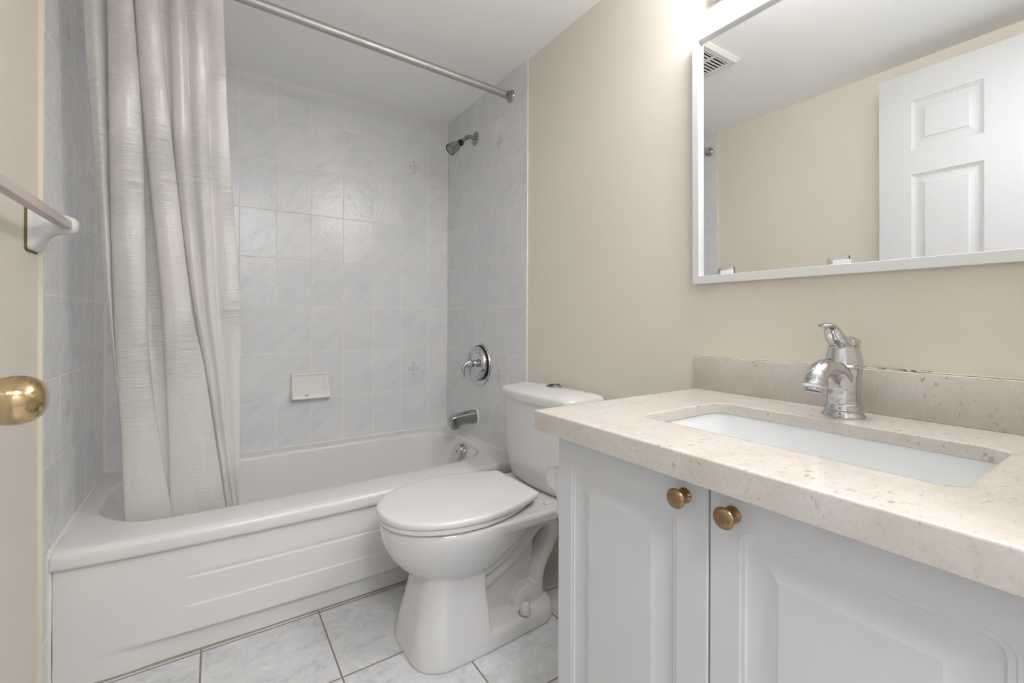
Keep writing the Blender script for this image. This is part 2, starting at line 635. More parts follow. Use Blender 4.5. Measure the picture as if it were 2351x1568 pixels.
side_wall('wall_right', XR, 0.0, XR + 0.1, -0.811, M['tile_right'])
side_wall('wall_left', XL, -L, XL - 0.1, -0.789, M['tile_left'])
DX0, DX1, DZ = -1.366, -0.600, 2.075          # doorway in the entrance wall
bm = NB()
box(bm, XL - 0.1, DX0, YF - 0.1, YF, 0, H)
box(bm, DX1, XR + 0.1, YF - 0.1, YF, 0, H)
box(bm, DX0, DX1, YF - 0.1, YF, DZ, H)
struct('wall_front', bm, M['paint'], smooth=0)
bm = NB(); box(bm, -2.7, 0.75, HY - 0.1, HY, 0, H)
struct('wall_hall_far', bm, M['hall'], smooth=0)
bm = NB(); box(bm, -2.7, -2.6, HY, YF - 0.1, 0, H)
struct('wall_hall_left', bm, M['hall'], smooth=0)
bm = NB(); box(bm, 0.65, 0.75, HY, YF - 0.1, 0, H)
struct('wall_hall_right', bm, M['hall'], smooth=0)
# hall side of the entrance wall beyond the bathroom
bm = NB(); box(bm, -2.6, XL - 0.1, YF - 0.1, YF - 0.02, 0, H); box(bm, XR + 0.1, 0.65, YF - 0.1, YF - 0.02, 0, H)
struct('wall_hall_near', bm, M['hall'], smooth=0)

# door lining and casing
bm = NB()
box(bm, DX0 - 0.002, DX0 + 0.012, YF - 0.105, YF + 0.002, 0, DZ)
box(bm, DX1 - 0.012, DX1 + 0.002, YF - 0.105, YF + 0.002, 0, DZ)
box(bm, DX0, DX1, YF - 0.105, YF + 0.002, DZ - 0.012, DZ + 0.002)
box(bm, DX1 - 0.004, DX1 + 0.055, YF, YF + 0.014, 0, DZ + 0.055, 0.003)
box(bm, DX0 - 0.055, DX0 + 0.0, YF, YF + 0.014, 0, DZ + 0.055, 0.003)
box(bm, DX0 + 0.001, DX1 - 0.006, YF, YF + 0.014, DZ + 0.0, DZ + 0.055, 0.003)
struct('trim_1', bm, M['frame'])

# caulk beads of the alcove
bm = NB(); tube(bm, [(-L + 0.001, -0.001, RIM), (-L + 0.001, -0.001, H)], 0.0045, 10); struct('trim_2', bm, M['caulk'])
bm = NB(); tube(bm, [(-0.001, -0.001, RIM), (-0.001, -0.001, H)], 0.004, 10); struct('trim_3', bm, M['caulk'])
bm = NB()
tube(bm, [(-L + 0.001, -0.738, RIM - 0.002), (-L + 0.001, -0.4, RIM), (-L + 0.001, -0.001, RIM)], 0.006, 10)
tube(bm, [(-L + 0.001, -0.001, RIM), (-0.001, -0.001, RIM)], 0.005, 10)
tube(bm, [(-0.001, -0.001, RIM), (-0.001, -0.745, RIM)], 0.005, 10)
struct('trim_4', bm, M['caulk'])
bm = NB()
tube(bm, crom([(-L + 0.003, -0.742, 0.0), (-L + 0.002, -0.746, 0.12), (-L + 0.003, -0.743, 0.25), (-L + 0.003, -0.748, 0.345), (-L + 0.002, -0.742, RIM - 0.006)], 5), 0.0065, 10)
tube(bm, [(-0.003, -0.752, 0.20), (-0.003, -0.752, RIM - 0.008)], 0.006, 10)
struct('trim_5', bm, M['caulk'])
bm = NB()
tube(bm, [(-L, -0.789, H), (-L, 0, H)], 0.0025, 8)
tube(bm, [(-L, 0, H), (0, 0, H)], 0.003, 8)
struct('trim_6', bm, M['white_trim'])
bm = NB()
tube(bm, [(-L, -0.7475, 0.001), (0, -0.7475, 0.001)], 0.0042, 8)
struct('trim_7', bm, M['grime'])

# =================================================================== bathtub
def bow(x):
    """how far the front of the rim bulges towards the room"""
    t = (x + L) / L
    return 0.043 * (sin(pi * min(1, max(0, t)))) ** 0.55


tub = empty('bathtub', (-L / 2, -0.4, 0), 'white enamel alcove bathtub between the tiled walls', 'bathtub')
NC, MS = 12, 40


def tub_loop(x0, x1, y0, y1, r, z, front=0.0, back=0.0):
    out = []
    for x, y in rrect(x0, x1, y0, y1, r, NC, MS):
        k = smooth01(((y1 - y) / (y1 - y0) - 0.80) / 0.2)
        yy = y - k * bow(x) * front
        out.append((x, yy, z))
    return out


e = 0.0015
X0, X1, Y1 = -L + e, -e, -e
lp = []
lp.append(tub_loop(X0, X1, -0.730, Y1, 0.003, 0.340, 1))
lp.append(tub_loop(X0, X1, -0.745, Y1, 0.004, 0.3385, 1))
lp.append(tub_loop(X0, X1, -0.752, Y1, 0.006, 0.342, 1))
lp.append(tub_loop(X0, X1, -0.754, Y1, 0.008, 0.350, 1))
for k in range(0, 9):
    a = k / 8 * pi / 2
    lp.append(tub_loop(X0, X1, -0.754 + 0.024 * (1 - cos(a)), Y1, 0.010 + 0.012 * (k / 8), 0.3685 + 0.022 * sin(a), 1))
lp.append(tub_loop(X0, X1, -0.715, Y1, 0.022, 0.3925, 0.95))
# opening of the basin
ox0, ox1, oy0, oy1 = -1.462, -0.052, -0.622, -0.078
lp.append(tub_loop(ox0 - 0.012, ox1 + 0.010, oy0 - 0.012, oy1 + 0.008, 0.20, 0.3925, 0.9))
for k in range(1, 7):
    a = k / 6 * pi / 2
    q = 0.016 * sin(a)
    lp.append(tub_loop(ox0 - 0.012 + q, ox1 + 0.010 - q, oy0 - 0.012 + q, oy1 + 0.008 - q * 0.9, 0.195, 0.3925 - 0.020 * (1 - cos(a)), 0.9 - 0.02 * k))
depth = [(0.34, 0.010, 0.012, 0.010, 0.18), (0.28, 0.040, 0.030, 0.018, 0.17), (0.20, 0.10, 0.055, 0.028, 0.15), (0.13, 0.17, 0.085, 0.045, 0.13), (0.100, 0.215, 0.115, 0.065, 0.11), (0.085, 0.26, 0.15, 0.10, 0.09), (0.080, 0.34, 0.22, 0.16, 0.06)]
for z, dl, dr, ds, r in depth:
    lp.append(tub_loop(ox0 + 0.01 + dl, ox1 - 0.01 - dr, oy0 + 0.004 + ds, oy1 - 0.004 - ds, r, z, max(0, (z - 0.1) / 0.3) * 0.75))
bm = NB()
loft(bm, lp, False, True)
shell = build('tub_shell', bm, M['tub'], tub, smooth=60)

# apron: a bulging panel with lapped slats over a recessed skirting
bm = NB()
NXA = 150
prof = []
z = 0.3405
zs = [0.3405, 0.330, 0.32, 0.30, 0.28, 0.262, 0.2505, 0.2475, 0.2445, 0.2425, 0.2400, 0.232, 0.22, 0.20, 0.18, 0.1645, 0.1615, 0.1585, 0.1565, 0.154, 0.146, 0.13, 0.11, 0.095, 0.086, 0.080, 0.075, 0.071, 0.067, 0.063, 0.058, 0.04, 0.02, 0.0]


def slat(z):
    """outward relief of the lapped boards"""
    for top in (0.2445, 0.1585):
        if top - 0.0875 < z <= top + 0.006:
            if z > top:
                return -0.0022 * (1 - (z - top) / 0.006)
            d = top - z
            return 0.0036 * (1 - smooth01(d / 0.075)) if d > 0.0025 else -0.0022 + 0.0058 * (d / 0.0025)
    return 0.0


rows = []
for zz in zs:
    row = []
    for i in range(NXA + 1):
        x = -L + 0.010 + (L - 0.012) * i / NXA
        fade = smooth01((x + 1.222) / 0.010) * smooth01((-0.05 - x) / 0.02)
        y = -0.741 - bow(x) * 0.92
        if zz < 0.2505 or True:
            y -= slat(zz) * fade
        skirt = smooth01((0.082 - zz) / 0.020)
        # the panel fades into the skirting at its left end
        lf = smooth01((x + 1.50) / 0.26)
        y = y * (1 - skirt * lf) + (-0.7455 - 0.004 * smooth01((x + 1.3) / 0.3)) * skirt * lf if lf > 0 else y
        if lf < 1:
            y = y * (1 - (1 - lf) * smooth01((0.30 - zz) / 0.3)) + (-0.7455) * (1 - lf) * smooth01((0.30 - zz) / 0.3)
        row.append((x, y, zz))
    rows.append(row)
loft(bm, rows, closed=False)
build('apron', bm, M['tub'], tub, smooth=25)
# rust in the joint under the rim
for (xa, xb, r) in ((-1.50, -1.36, 0.0012), (-1.36, -1.18, 0.0017), (-1.16, -1.02, 0.0008), (-0.92, -0.78, 0.0012)):
    bm = NB()
    tube(bm, [(xa + (xb - xa) * i / 8, -0.7425 - bow(xa + (xb - xa) * i / 8) * 0.955, 0.3388) for i in range(9)], r, 6)
    o = build('rust_line', bm, M['stain'], tub)
    o['label'] = 'brown rust line under the rim'

# overflow plate and drain
ovf = (-0.094, -0.352, 0.338)
bm = NB()
ax = Vector((-1, 0, 0.22)).normalized()
lathe(bm, [(0.001, 0.017), (0.030, 0.017), (0.0385, 0.0135), (0.041, 0.006), (0.041, -0.012)], ovf, ax, 40)
ov = build('overflow_plate', bm, M['chrome'], tub)
ov['label'] = 'round chrome overflow plate'
bm = NB(); lathe(bm, [(0.0035, 0.0155), (0.0035, 0.0185), (0.001, 0.0187)], ovf, ax, 16)
build('screw', bm, M['dark'], ov)
bm = NB(); lathe(bm, [(0.034, 0.0), (0.034, 0.004), (0.028, 0.006), (0.001, 0.003)], (-0.33, -0.36, 0.080), (0, 0, 1), 32)
build('drain', bm, M['chrome'], tub)

# =================================================================== curtain rod
RZ = 2.060
RA, RB = Vector((-L, -0.738, RZ + 0.004)), Vector((0, -0.680, RZ))
rod = empty('shower_curtain_rod', tuple(RB), 'worn grey metal curtain rod spanning the tub below the ceiling', 'curtain rod')
bm = NB(); tube(bm, [RA + (RB - RA) * 0.008, RA.lerp(RB, 0.5), RA + (RB - RA) * 0.975], 0.0158, 32)
build('rod', bm, M['rod'], rod)
d = (RB - RA).normalized()
for P, s in ((RA, 1), (RB, -1)):
    bm = NB()
    lathe(bm, [(0.001, 0), (0.0275, 0), (0.0275, 0.003), (0.024, 0.008), (0.019, 0.011), (0.019, 0.024), (0.0175, 0.026), (0.0160, 0.026)], P, d * s, 36)
    fl = build('flange', bm, M['dull_chrome'], rod)
    fl['label'] = 'round metal wall flange'

# =================================================================== shower curtain
CUR_Z = [2.085, 1.969, 1.717, 1.46, 1.06, 0.855, 0.645, 0.389, 0.299]
CUR =[
    [(-1.4712, -0.7237), (-1.4368, -0.7437), (-1.4122, -0.6787), (-1.4074, -0.7337), (-1.368, -0.7637), (-1.3584, -0.7387), (-1.3738, -0.6637), (-1.353, -0.6637), (-1.3548, -0.7287), (-1.3253, -0.7587), (-1.3015, -0.7437), (-1.3009, -0.6737), (-1.274, -0.6737), (-1.266, -0.7237), (-1.2481, -0.7587), (-1.2352, -0.7337), (-1.2292, -0.7117), (-1.2029, -0.7537), (-1.1815, -0.7357), (-1.1772, -0.7117), (-1.1549, -0.7297), (-1.1313, -0.7237)],
    [(-1.466, -0.7142), (-1.4339, -0.7342), (-1.4115, -0.6692), (-1.4072, -0.7242), (-1.3685, -0.7542), (-1.3524, -0.7292), (-1.3642, -0.6542), (-1.3489, -0.6542), (-1.3487, -0.7192), (-1.319, -0.7492), (-1.2934, -0.7342), (-1.2928, -0.6642), (-1.2713, -0.6642), (-1.2638, -0.7142), (-1.2449, -0.7492), (-1.2313, -0.7242), (-1.2257, -0.7022), (-1.2003, -0.7442), (-1.1786, -0.7262), (-1.1743, -0.7022), (-1.1502, -0.7202), (-1.1269, -0.7142)],
    [(-1.4547, -0.6935), (-1.4276, -0.7135), (-1.41, -0.6485), (-1.4068, -0.7035), (-1.3695, -0.7335), (-1.3394, -0.7085), (-1.3433, -0.6335), (-1.3401, -0.6335), (-1.3354, -0.6985), (-1.3053, -0.7285), (-1.2757, -0.7135), (-1.2752, -0.6435), (-1.2654, -0.6435), (-1.259, -0.6935), (-1.2379, -0.7285), (-1.2228, -0.7035), (-1.2181, -0.6815), (-1.1946, -0.7235), (-1.1724, -0.7055), (-1.168, -0.6815), (-1.14, -0.6995), (-1.1174, -0.6935)],
    [(-1.4401, -0.6723), (-1.4201, -0.6923), (-1.4084, -0.6273), (-1.4064, -0.6823), (-1.3677, -0.7123), (-1.3309, -0.6873), (-1.3363, -0.6123), (-1.3203, -0.6123), (-1.3164, -0.6773), (-1.288, -0.7073), (-1.253, -0.6923), (-1.2536, -0.6223), (-1.2547, -0.6223), (-1.2476, -0.6723), (-1.2306, -0.7073), (-1.2139, -0.6823), (-1.209, -0.6603), (-1.1864, -0.7023), (-1.1648, -0.6843), (-1.1603, -0.6603), (-1.1306, -0.6783), (-1.1027, -0.6723)],
    [(-1.4204, -0.6394), (-1.4078, -0.6594), (-1.4039, -0.5944), (-1.4014, -0.6494), (-1.3589, -0.6794), (-1.3248, -0.6544), (-1.3298, -0.5794), (-1.2833, -0.5794), (-1.2874, -0.6444), (-1.2551, -0.6744), (-1.2146, -0.6594), (-1.2135, -0.5894), (-1.2087, -0.5894), (-1.2061, -0.6394), (-1.1937, -0.6744), (-1.1827, -0.6494), (-1.1771, -0.6274), (-1.1625, -0.6694), (-1.1459, -0.6514), (-1.1409, -0.6274), (-1.1068, -0.6454), (-1.0751, -0.6394)],
    [(-1.4036, -0.6225), (-1.3973, -0.6398), (-1.3987, -0.5835), (-1.3964, -0.6311), (-1.3559, -0.6572), (-1.3208, -0.6355), (-1.3169, -0.5704), (-1.2776, -0.5704), (-1.2794, -0.6268), (-1.2358, -0.6528), (-1.181, -0.6398), (-1.1795, -0.5791), (-1.177, -0.5791), (-1.1741, -0.6225), (-1.1644, -0.6528), (-1.1549, -0.6311), (-1.1524, -0.6121), (-1.1405, -0.6485), (-1.1281, -0.6329), (-1.124, -0.6121), (-1.0968, -0.6277), (-1.0737, -0.6225)],
    [(-1.3903, -0.6052), (-1.3865, -0.6187), (-1.3869, -0.5748), (-1.3884, -0.612), (-1.3479, -0.6322), (-1.2995, -0.6153), (-1.3001, -0.5647), (-1.266, -0.5647), (-1.2712, -0.6086), (-1.211, -0.6288), (-1.1554, -0.6187), (-1.153, -0.5715), (-1.1492, -0.5715), (-1.1456, -0.6052), (-1.1397, -0.6288), (-1.1321, -0.612), (-1.1294, -0.5971), (-1.1211, -0.6255), (-1.1121, -0.6133), (-1.108, -0.5971), (-1.0905, -0.6093), (-1.0748, -0.6052)],
    [(-1.3841, -0.5841), (-1.3809, -0.5931), (-1.3792, -0.5638), (-1.3814, -0.5886), (-1.3399, -0.6021), (-1.2705, -0.5908), (-1.2692, -0.5571), (-1.2599, -0.5571), (-1.2651, -0.5863), (-1.1934, -0.5998), (-1.1235, -0.5931), (-1.1204, -0.5616), (-1.1179, -0.5616), (-1.1158, -0.5841), (-1.111, -0.5998), (-1.1044, -0.5886), (-1.1002, -0.5787), (-1.0944, -0.5976), (-1.0863, -0.5895), (-1.0846, -0.5787), (-1.0797, -0.5868), (-1.0744, -0.5841)],
    [(-1.3819, -0.5767), (-1.3789, -0.5841), (-1.3765, -0.5599), (-1.3789, -0.5804), (-1.3371, -0.5916), (-1.2603, -0.5822), (-1.2584, -0.5544), (-1.2578, -0.5544), (-1.263, -0.5785), (-1.1872, -0.5897), (-1.1123, -0.5841), (-1.109, -0.5581), (-1.1069, -0.5581), (-1.1054, -0.5767), (-1.101, -0.5897), (-1.0947, -0.5804), (-1.09, -0.5723), (-1.0851, -0.5878), (-1.0773, -0.5812), (-1.0764, -0.5723), (-1.0759, -0.5789), (-1.0743, -0.5767)],
]
NSUB = 7
for k, r in enumerate(CUR):                    # soften the folds: draw every point towards the mean line of the cloth
    ym = sum(y for x, y in r) / len(r)
    CUR[k] = [(x, ym + (y - ym) * (0.60 if i_ < 10 else 0.40) * (1.0 if CUR_Z[k] > 1.0 else 0.8)) for i_, (x, y) in enumerate(r)]
CUR[0][0] = (-1.490, CUR[0][0][1])
lv = [crom(r, NSUB) for r in CUR]             # smooth across the folds at each height
nc = len(lv[0])
bm = NB()
cols = []
for c in range(nc):                            # smooth down the height
    ctrl = [(lv[k][c][0], lv[k][c][1], CUR_Z[k]) for k in range(len(CUR_Z))]
    cols.append(crom(ctrl, 9))
rows = []
for j in range(len(cols[0])):
    rows.append([cols[c][j] for c in range(nc)])
loft(bm, rows, closed=False)
cur = build('shower_curtain', bm, M['curtain'], smooth=80)
tag(cur, 'sheer off-white shower curtain gathered at the left end of the tub', 'shower curtain')
so = cur.modifiers.new('thickness', 'SOLIDIFY'); so.thickness = 0.0004

# =================================================================== shower head
sh = empty('wall_shower', (0, -0.341, 1.975), 'small grey shower head on a bent arm high on the tiled wall', 'shower head')
YS = -0.341
bm = NB(); lathe(bm, [(0.034, 0), (0.034, 0.002), (0.031, 0.006), (0.016, 0.010), (0.012, 0.011)], (0, YS, 1.975), (-1, 0, 0), 36)
build('wall_flange', bm, M['dull_chrome'], sh)
bm = NB()
arm = crom([(-0.002, YS, 1.975), (-0.03, YS, 1.977), (-0.052, YS, 1.970), (-0.070, YS, 1.953), (-0.086, YS, 1.936)], 6)
tube(bm, arm, 0.0108, 20, side=(0, 1, 0))
build('arm', bm, M['dull_chrome'], sh)
hd = Vector((-0.77, 0, -0.64)).normalized()
o0 = Vector((-0.083, YS, 1.939))
bm = NB(); lathe(bm, [(0.0125, 0), (0.0165, 0.001), (0.0165, 0.018), (0.0125, 0.019)], o0, hd, 28)
nut = build('swivel_nut', bm, M['black'], sh)
nut['label'] = 'black swivel nut'
o1 = o0 + hd * 0.019
bm = NB(); lathe(bm, [(0.012, 0), (0.0165, 0.004), (0.0245, 0.020), (0.0300, 0.040), (0.0315, 0.056), (0.0315, 0.064), (0.0285, 0.066)], o1, hd, 40)
build('head', bm, M['dull_chrome'], sh)
bm = NB(); lathe(bm, [(0.0285, 0.060), (0.0285, 0.0665), (0.0240, 0.0665), (0.0235, 0.0635), (0.001, 0.0635)], o1, hd, 40)
fc = build('spray_face', bm, M['black'], sh)
bm = NB()
for k in range(4):
    a = k * pi / 2 + 0.5
    s_ = Vector((0, 1, 0)); t_ = hd.cross(s_)
    c_ = o1 + hd * 0.0655 + (s_ * cos(a) + t_ * sin(a)) * 0.012
    lathe(bm, [(0.006, -0.002), (0.006, 0.002), (0.003, 0.003)], c_, hd, 14)
build('nozzle', bm, M['dull_chrome'], fc)

# =================================================================== mixing valve
YV, ZV = -0.400, 0.787
va = empty('shower_valve', (0, YV, ZV), 'large round chrome shower valve with a lever on the tiled wall', 'shower valve')
bm = NB()
lathe(bm, [(0.110, 0.0), (0.110, 0.005), (0.108, 0.0085), (0.104, 0.010), (0.100, 0.0085), (0.097, 0.0075), (0.090, 0.0075), (0.001, 0.0075)], (0, YV, ZV), (-1, 0, 0), 64)
build('escutcheon', bm, M['chrome'], va)
bm = NB()
lathe(bm, [(0.088, 0.005), (0.088, 0.018), (0.0865, 0.024), (0.082, 0.030), (0.078, 0.0305), (0.074, 0.027), (0.070, 0.027), (0.066, 0.031), (0.061, 0.0315), (0.056, 0.028), (0.050, 0.028), (0.030, 0.032), (0.001, 0.032)], (0, YV, ZV + 0.006), (-1, 0, 0), 64)
build('trim_dome', bm, M['chrome'], va)
bm = NB(); lathe(bm, [(0.0885, 0.006), (0.0905, 0.008), (0.0905, 0.011), (0.0885, 0.013)], (0, YV, ZV + 0.006), (-1, 0, 0), 64, capped=False)
build('black_rim', bm, M['black'], va)  # plain black ring round the edge of the dome
bm = NB(); lathe(bm, [(0.017, 0.030), (0.017, 0.042), (0.019, 0.044), (0.019, 0.052), (0.0225, 0.054), (0.0235, 0.066), (0.021, 0.078), (0.013, 0.086), (0.001, 0.088)], (0, YV, ZV + 0.006), (-1, 0, 0), 36)
hdl = build('handle', bm, M['chrome'], va)
bm = NB()
lev = crom([(-0.066, YV, ZV + 0.014), (-0.082, YV, ZV + 0.010), (-0.095, YV, ZV - 0.002), (-0.101, YV, ZV - 0.020), (-0.098, YV, ZV - 0.038), (-0.095, YV, ZV - 0.054), (-0.099, YV, ZV - 0.066)], 5)
n_ = len(lev)
tube(bm, lev, [((0.014 * (1 - i / n_) ** 1.2 + 0.0028), (0.017 * (1 - i / n_) + 0.006)) for i in range(n_)], 20, side=(0, 1, 0))
build('lever', bm, M['chrome'], hdl)

# =================================================================== tub spout
YT = -0.352
sp = empty('tub_spout', (0, YT, 0.505), 'chrome tub spout low on the tiled wall above the tub end', 'tub spout')
bm = NB()
sec = [(0.000, 0.474, 0.545, 0.030, 0.024), (-0.020, 0.474, 0.545, 0.030, 0.024), (-0.060, 0.474, 0.540, 0.028, 0.020), (-0.090, 0.474, 0.535, 0.026, 0.018), (-0.100, 0.468, 0.533, 0.026, 0.016), (-0.106, 0.456, 0.531, 0.026, 0.014), (-0.126, 0.4545, 0.527, 0.025, 0.013), (-0.140, 0.456, 0.524, 0.0235, 0.012), (-0.146, 0.462, 0.520, 0.020, 0.010)]
lp = []
for x, z0, z1, hw, r in sec:
    lp.append([(x, YT + a, b) for a, b in rrect(-hw, hw, z0, z1, r, 8)])
loft(bm, lp)
build('spout_body', bm, M['dull_chrome'], sp, smooth=50)
bm = NB(); lathe(bm, [(0.0035, 0), (0.0035, 0.012), (0.0075, 0.014), (0.0085, 0.017), (0.0075, 0.020), (0.001, 0.021)], (-0.134, YT, 0.522), (0, 0, 1), 20)
build('diverter_knob', bm, M['chrome'], sp)
bm = NB()
lp = [[(x, YT + a, b) for a, b in rrect(-hw, hw, z0, z1, r, 8)] for x, z0, z1, hw, r in ((0.0, 0.469, 0.550, 0.035, 0.027), (-0.004, 0.469, 0.550, 0.035, 0.027), (-0.006, 0.473, 0.546, 0.031, 0.025))]
loft(bm, lp)
build('caulk_bead', bm, M['caulk'], sp)

# =================================================================== soap dish
sx0, sx1, sz0, sz1 = -0.836, -0.660, 0.617, 0.750
sd = empty('soap_dish', ((sx0 + sx1) / 2, 0, sz0), 'ivory ceramic soap dish fixed to the back tiles above the tub', 'soap dish')
bm = NB()
NU, NV = 48, 44


def sdepth(u, v):
    edge = 0.013 + 0.038 * (1 - smooth01((v - 0.10) / 0.50)) * smooth01((v + 0.02) / 0.12)
    inner = 0.007
    if v < 0.36:
        inner = 0.007 + 0.037 * smooth01((0.38 - v) / 0.20)
    m = smooth01((u - 0.03) / (0.10 + 0.10 * (1 - v))) * smooth01((0.97 - u) / (0.10 + 0.10 * (1 - v))) * smooth01((0.965 - v) / 0.10)
    m *= smooth01((v - 0.10) / 0.08) if v < 0.18 else 1
    d_ = edge * (1 - m) + min(inner, edge) * m
    return d_


rows = []
for j in range(NV + 1):
    row = []
    v = j / NV
    for i in range(NU + 1):
        u = i / NU
        # rounded outline corners
        x = sx0 + (sx1 - sx0) * u
        zz = sz0 + (sz1 - sz0) * v
        dd = sdepth(u, v)
        eg = min(u, 1 - u) * (sx1 - sx0)
        eh = min(v, 1 - v) * (sz1 - sz0)
        k = min(1.0, min(eg, eh) / 0.006)
        dd = dd - 0.005 * (1 - sqrt(max(0, 1 - (1 - k) ** 2)))
        row.append((x, -dd, zz))
    rows.append(row)
back = [[(x, -0.0005, z) for x, y, z in r] for r in rows]
loft(bm, rows, closed=False)
per = [rows[0][i] for i in range(NU + 1)] + [rows[j][NU] for j in range(1, NV + 1)] + [rows[NV][i] for i in range(NU - 1, -1, -1)] + [rows[j][0] for j in range(NV - 1, 0, -1)]
loft(bm, [per, [(x, 0.0, z) for x, y, z in per]], False, True)
bmesh.ops.remove_doubles(bm, verts=bm.verts, dist=1e-5)
build('dish', bm, M['ceramic'], sd, smooth=50)
bm = NB()
lathe(bm, [(0.008, 0.0), (0.008, 0.002), (0.001, 0.0028)], (0, 0, 0), (0, 0, 1), 24)
for v in bm.verts:
    v.co = Vector((-0.772 + v.co.x * 1.0, -0.0440 + v.co.y * 0.42 - v.co.z * 0.3, 0.6405 + v.co.z + v.co.y * -0.5))
o = build('drain_slot', bm, M['dull_chrome'], sd)
o['label'] = 'small dark drain slot in the tray'
bm = NB()
box(bm, sx0 - 0.0012, sx1 + 0.0012, -0.003, 0, sz0 - 0.0025, sz1 + 0.0005, 0.001)
build('caulk_bead', bm, M['caulk'], sd)

# =================================================================== towel bar
tb = empty('towel_bar', (-L, -0.85, 1.245), 'pinkish square towel bar on a white ceramic bracket, left wall', 'towel bar')
for yc in (-0.8420, -1.4420):
    bm = NB()
    XW = XL
    sec = [(XW, 0.0475, 1.184, 1.318, 0.010), (XW + 0.009, 0.0475, 1.184, 1.318, 0.010), (XW + 0.014, 0.043, 1.189, 1.314, 0.012), (XW + 0.020, 0.034, 1.203, 1.307, 0.014),
           (XW + 0.030, 0.027, 1.217, 1.297, 0.015), (XW + 0.042, 0.0225, 1.2275, 1.2875, 0.015), (XW + 0.055, 0.0205, 1.2315, 1.2815, 0.0155), (XW + 0.071, 0.0200, 1.2325, 1.2780, 0.0155),
           (XW + 0.078, 0.0195, 1.235, 1.2755, 0.016), (XW + 0.083, 0.0170, 1.2395, 1.2710, 0.015), (XW + 0.0865, 0.012, 1.2455, 1.2650, 0.009)]
    lp = [[(x, yc + a, b) for a, b in rrect(-hw, hw, z0, z1, r, 8)] for x, hw, z0, z1, r in sec]
    loft(bm, lp)
    br = build('bracket', bm, M['porcelain'], tb, smooth=50)
    br['label'] = 'white ceramic wall bracket'
    bm = NB()
    tube(bm, [(XW + 0.002, yc - 0.0480, 1.316), (XW + 0.002, yc - 0.0482, 1.20), (XW + 0.002, yc - 0.0475, 1.185), (XW + 0.002, yc - 0.036, 1.1825), (XW + 0.002, yc + 0.03, 1.1825)], 0.0026, 8)
    build('mildew_line', bm, M['mould'], br)
bm = NB(); box(bm, -1.4720, -1.4525, -1.4325, -0.853, 1.2430, 1.2635, 0.0012)
bar = build('bar', bm, M['bar'], tb)
bar['label'] = 'pinkish square bar'

# =================================================================== room door, swung open against the left wall
dr = empty('door_1', (-1.395, -2.43, 0))
dr['kind'] = 'structure'
DXF, DXB = -1.378, -1.413
DY0, DY1, DT = -2.432, -1.658, 2.060
bm = NB()
pp = []
for (a, b) in ((DY1 - 0.112 - 0.220, DY1 - 0.112), (DY0 + 0.112, DY0 + 0.112 + 0.220)):
    pp += [(a, b, 1.730, 1.940), (a, b, 1.00, 1.622), (a, b, 0.22, 0.80)]
prof = [(0.002, 0.0030, 0.0005), (0.006, 0.0038, 0.0005), (0.007, 0.0062, 0.0005), (0.0115, 0.0068, 0.0005), (0.0125, 0.0088, 0.0005), (0.020, 0.0092, 0.0005), (0.042, 0.0045, 0.0005), (0.0435, 0.0022, 0.0005)]
panel_face(bm, lambda u, v, d_: (DXF - d_, u, v), DY0, DY1, 0.012, DT, pp, prof, n=2)
panel_face(bm, lambda u, v, d_: (DXB + d_, u, v), DY0, DY1, 0.012, DT, pp, prof, n=2)
quad(bm, (DXF, DY1, 0.012), (DXB, DY1, 0.012), (DXB, DY1, DT), (DXF, DY1, DT))
quad(bm, (DXF, DY0, 0.012), (DXB, DY0, 0.012), (DXB, DY0, DT), (DXF, DY0, DT))
quad(bm, (DXF, DY0, DT), (DXF, DY1, DT), (DXB, DY1, DT), (DXB, DY0, DT))
quad(bm, (DXF, DY0, 0.012), (DXF, DY1, 0.012), (DXB, DY1, 0.012), (DXB, DY0, 0.012))
build('door_leaf', bm, M['door'], dr, smooth=20)
KY, KZ = -1.709, 0.928
bm = NB()
lathe(bm, [(0.032, 0.0), (0.032, 0.002), (0.028, 0.006), (0.014, 0.009), (0.012, 0.012), (0.012, 0.018), (0.0170, 0.0205), (0.0225, 0.0245), (0.0260, 0.031), (0.0273, 0.039), (0.0270, 0.047), (0.0248, 0.0555), (0.0195, 0.0625), (0.0120, 0.0662), (0.0060, 0.0672), (0.001, 0.0674)], (DXF, KY, KZ), (1, 0, 0), 56)
kb = build('door_knob', bm, M['bright_brass'], dr)
kb['label'] = 'round polished brass door knob'
bm = NB()
lathe(bm, [(0.032, 0.0), (0.032, 0.002), (0.028, 0.006), (0.014, 0.009), (0.012, 0.012), (0.012, 0.018), (0.0170, 0.0205), (0.0225, 0.0245), (0.0260, 0.031), (0.0273, 0.039), (0.0270, 0.047), (0.0248, 0.0555), (0.0195, 0.0625), (0.001, 0.0674)], (DXB, KY, KZ), (-1, 0, 0), 40)
build('door_knob', bm, M['bright_brass'], dr)
for hz in (0.25, 1.05, 1.85):
    bm = NB()
    tube(bm, [(DXF + 0.004, DY0 - 0.006, hz - 0.045), (DXF + 0.004, DY0 - 0.006, hz + 0.045)], 0.006, 12)
    build('hinge', bm, M['bright_brass'], dr)

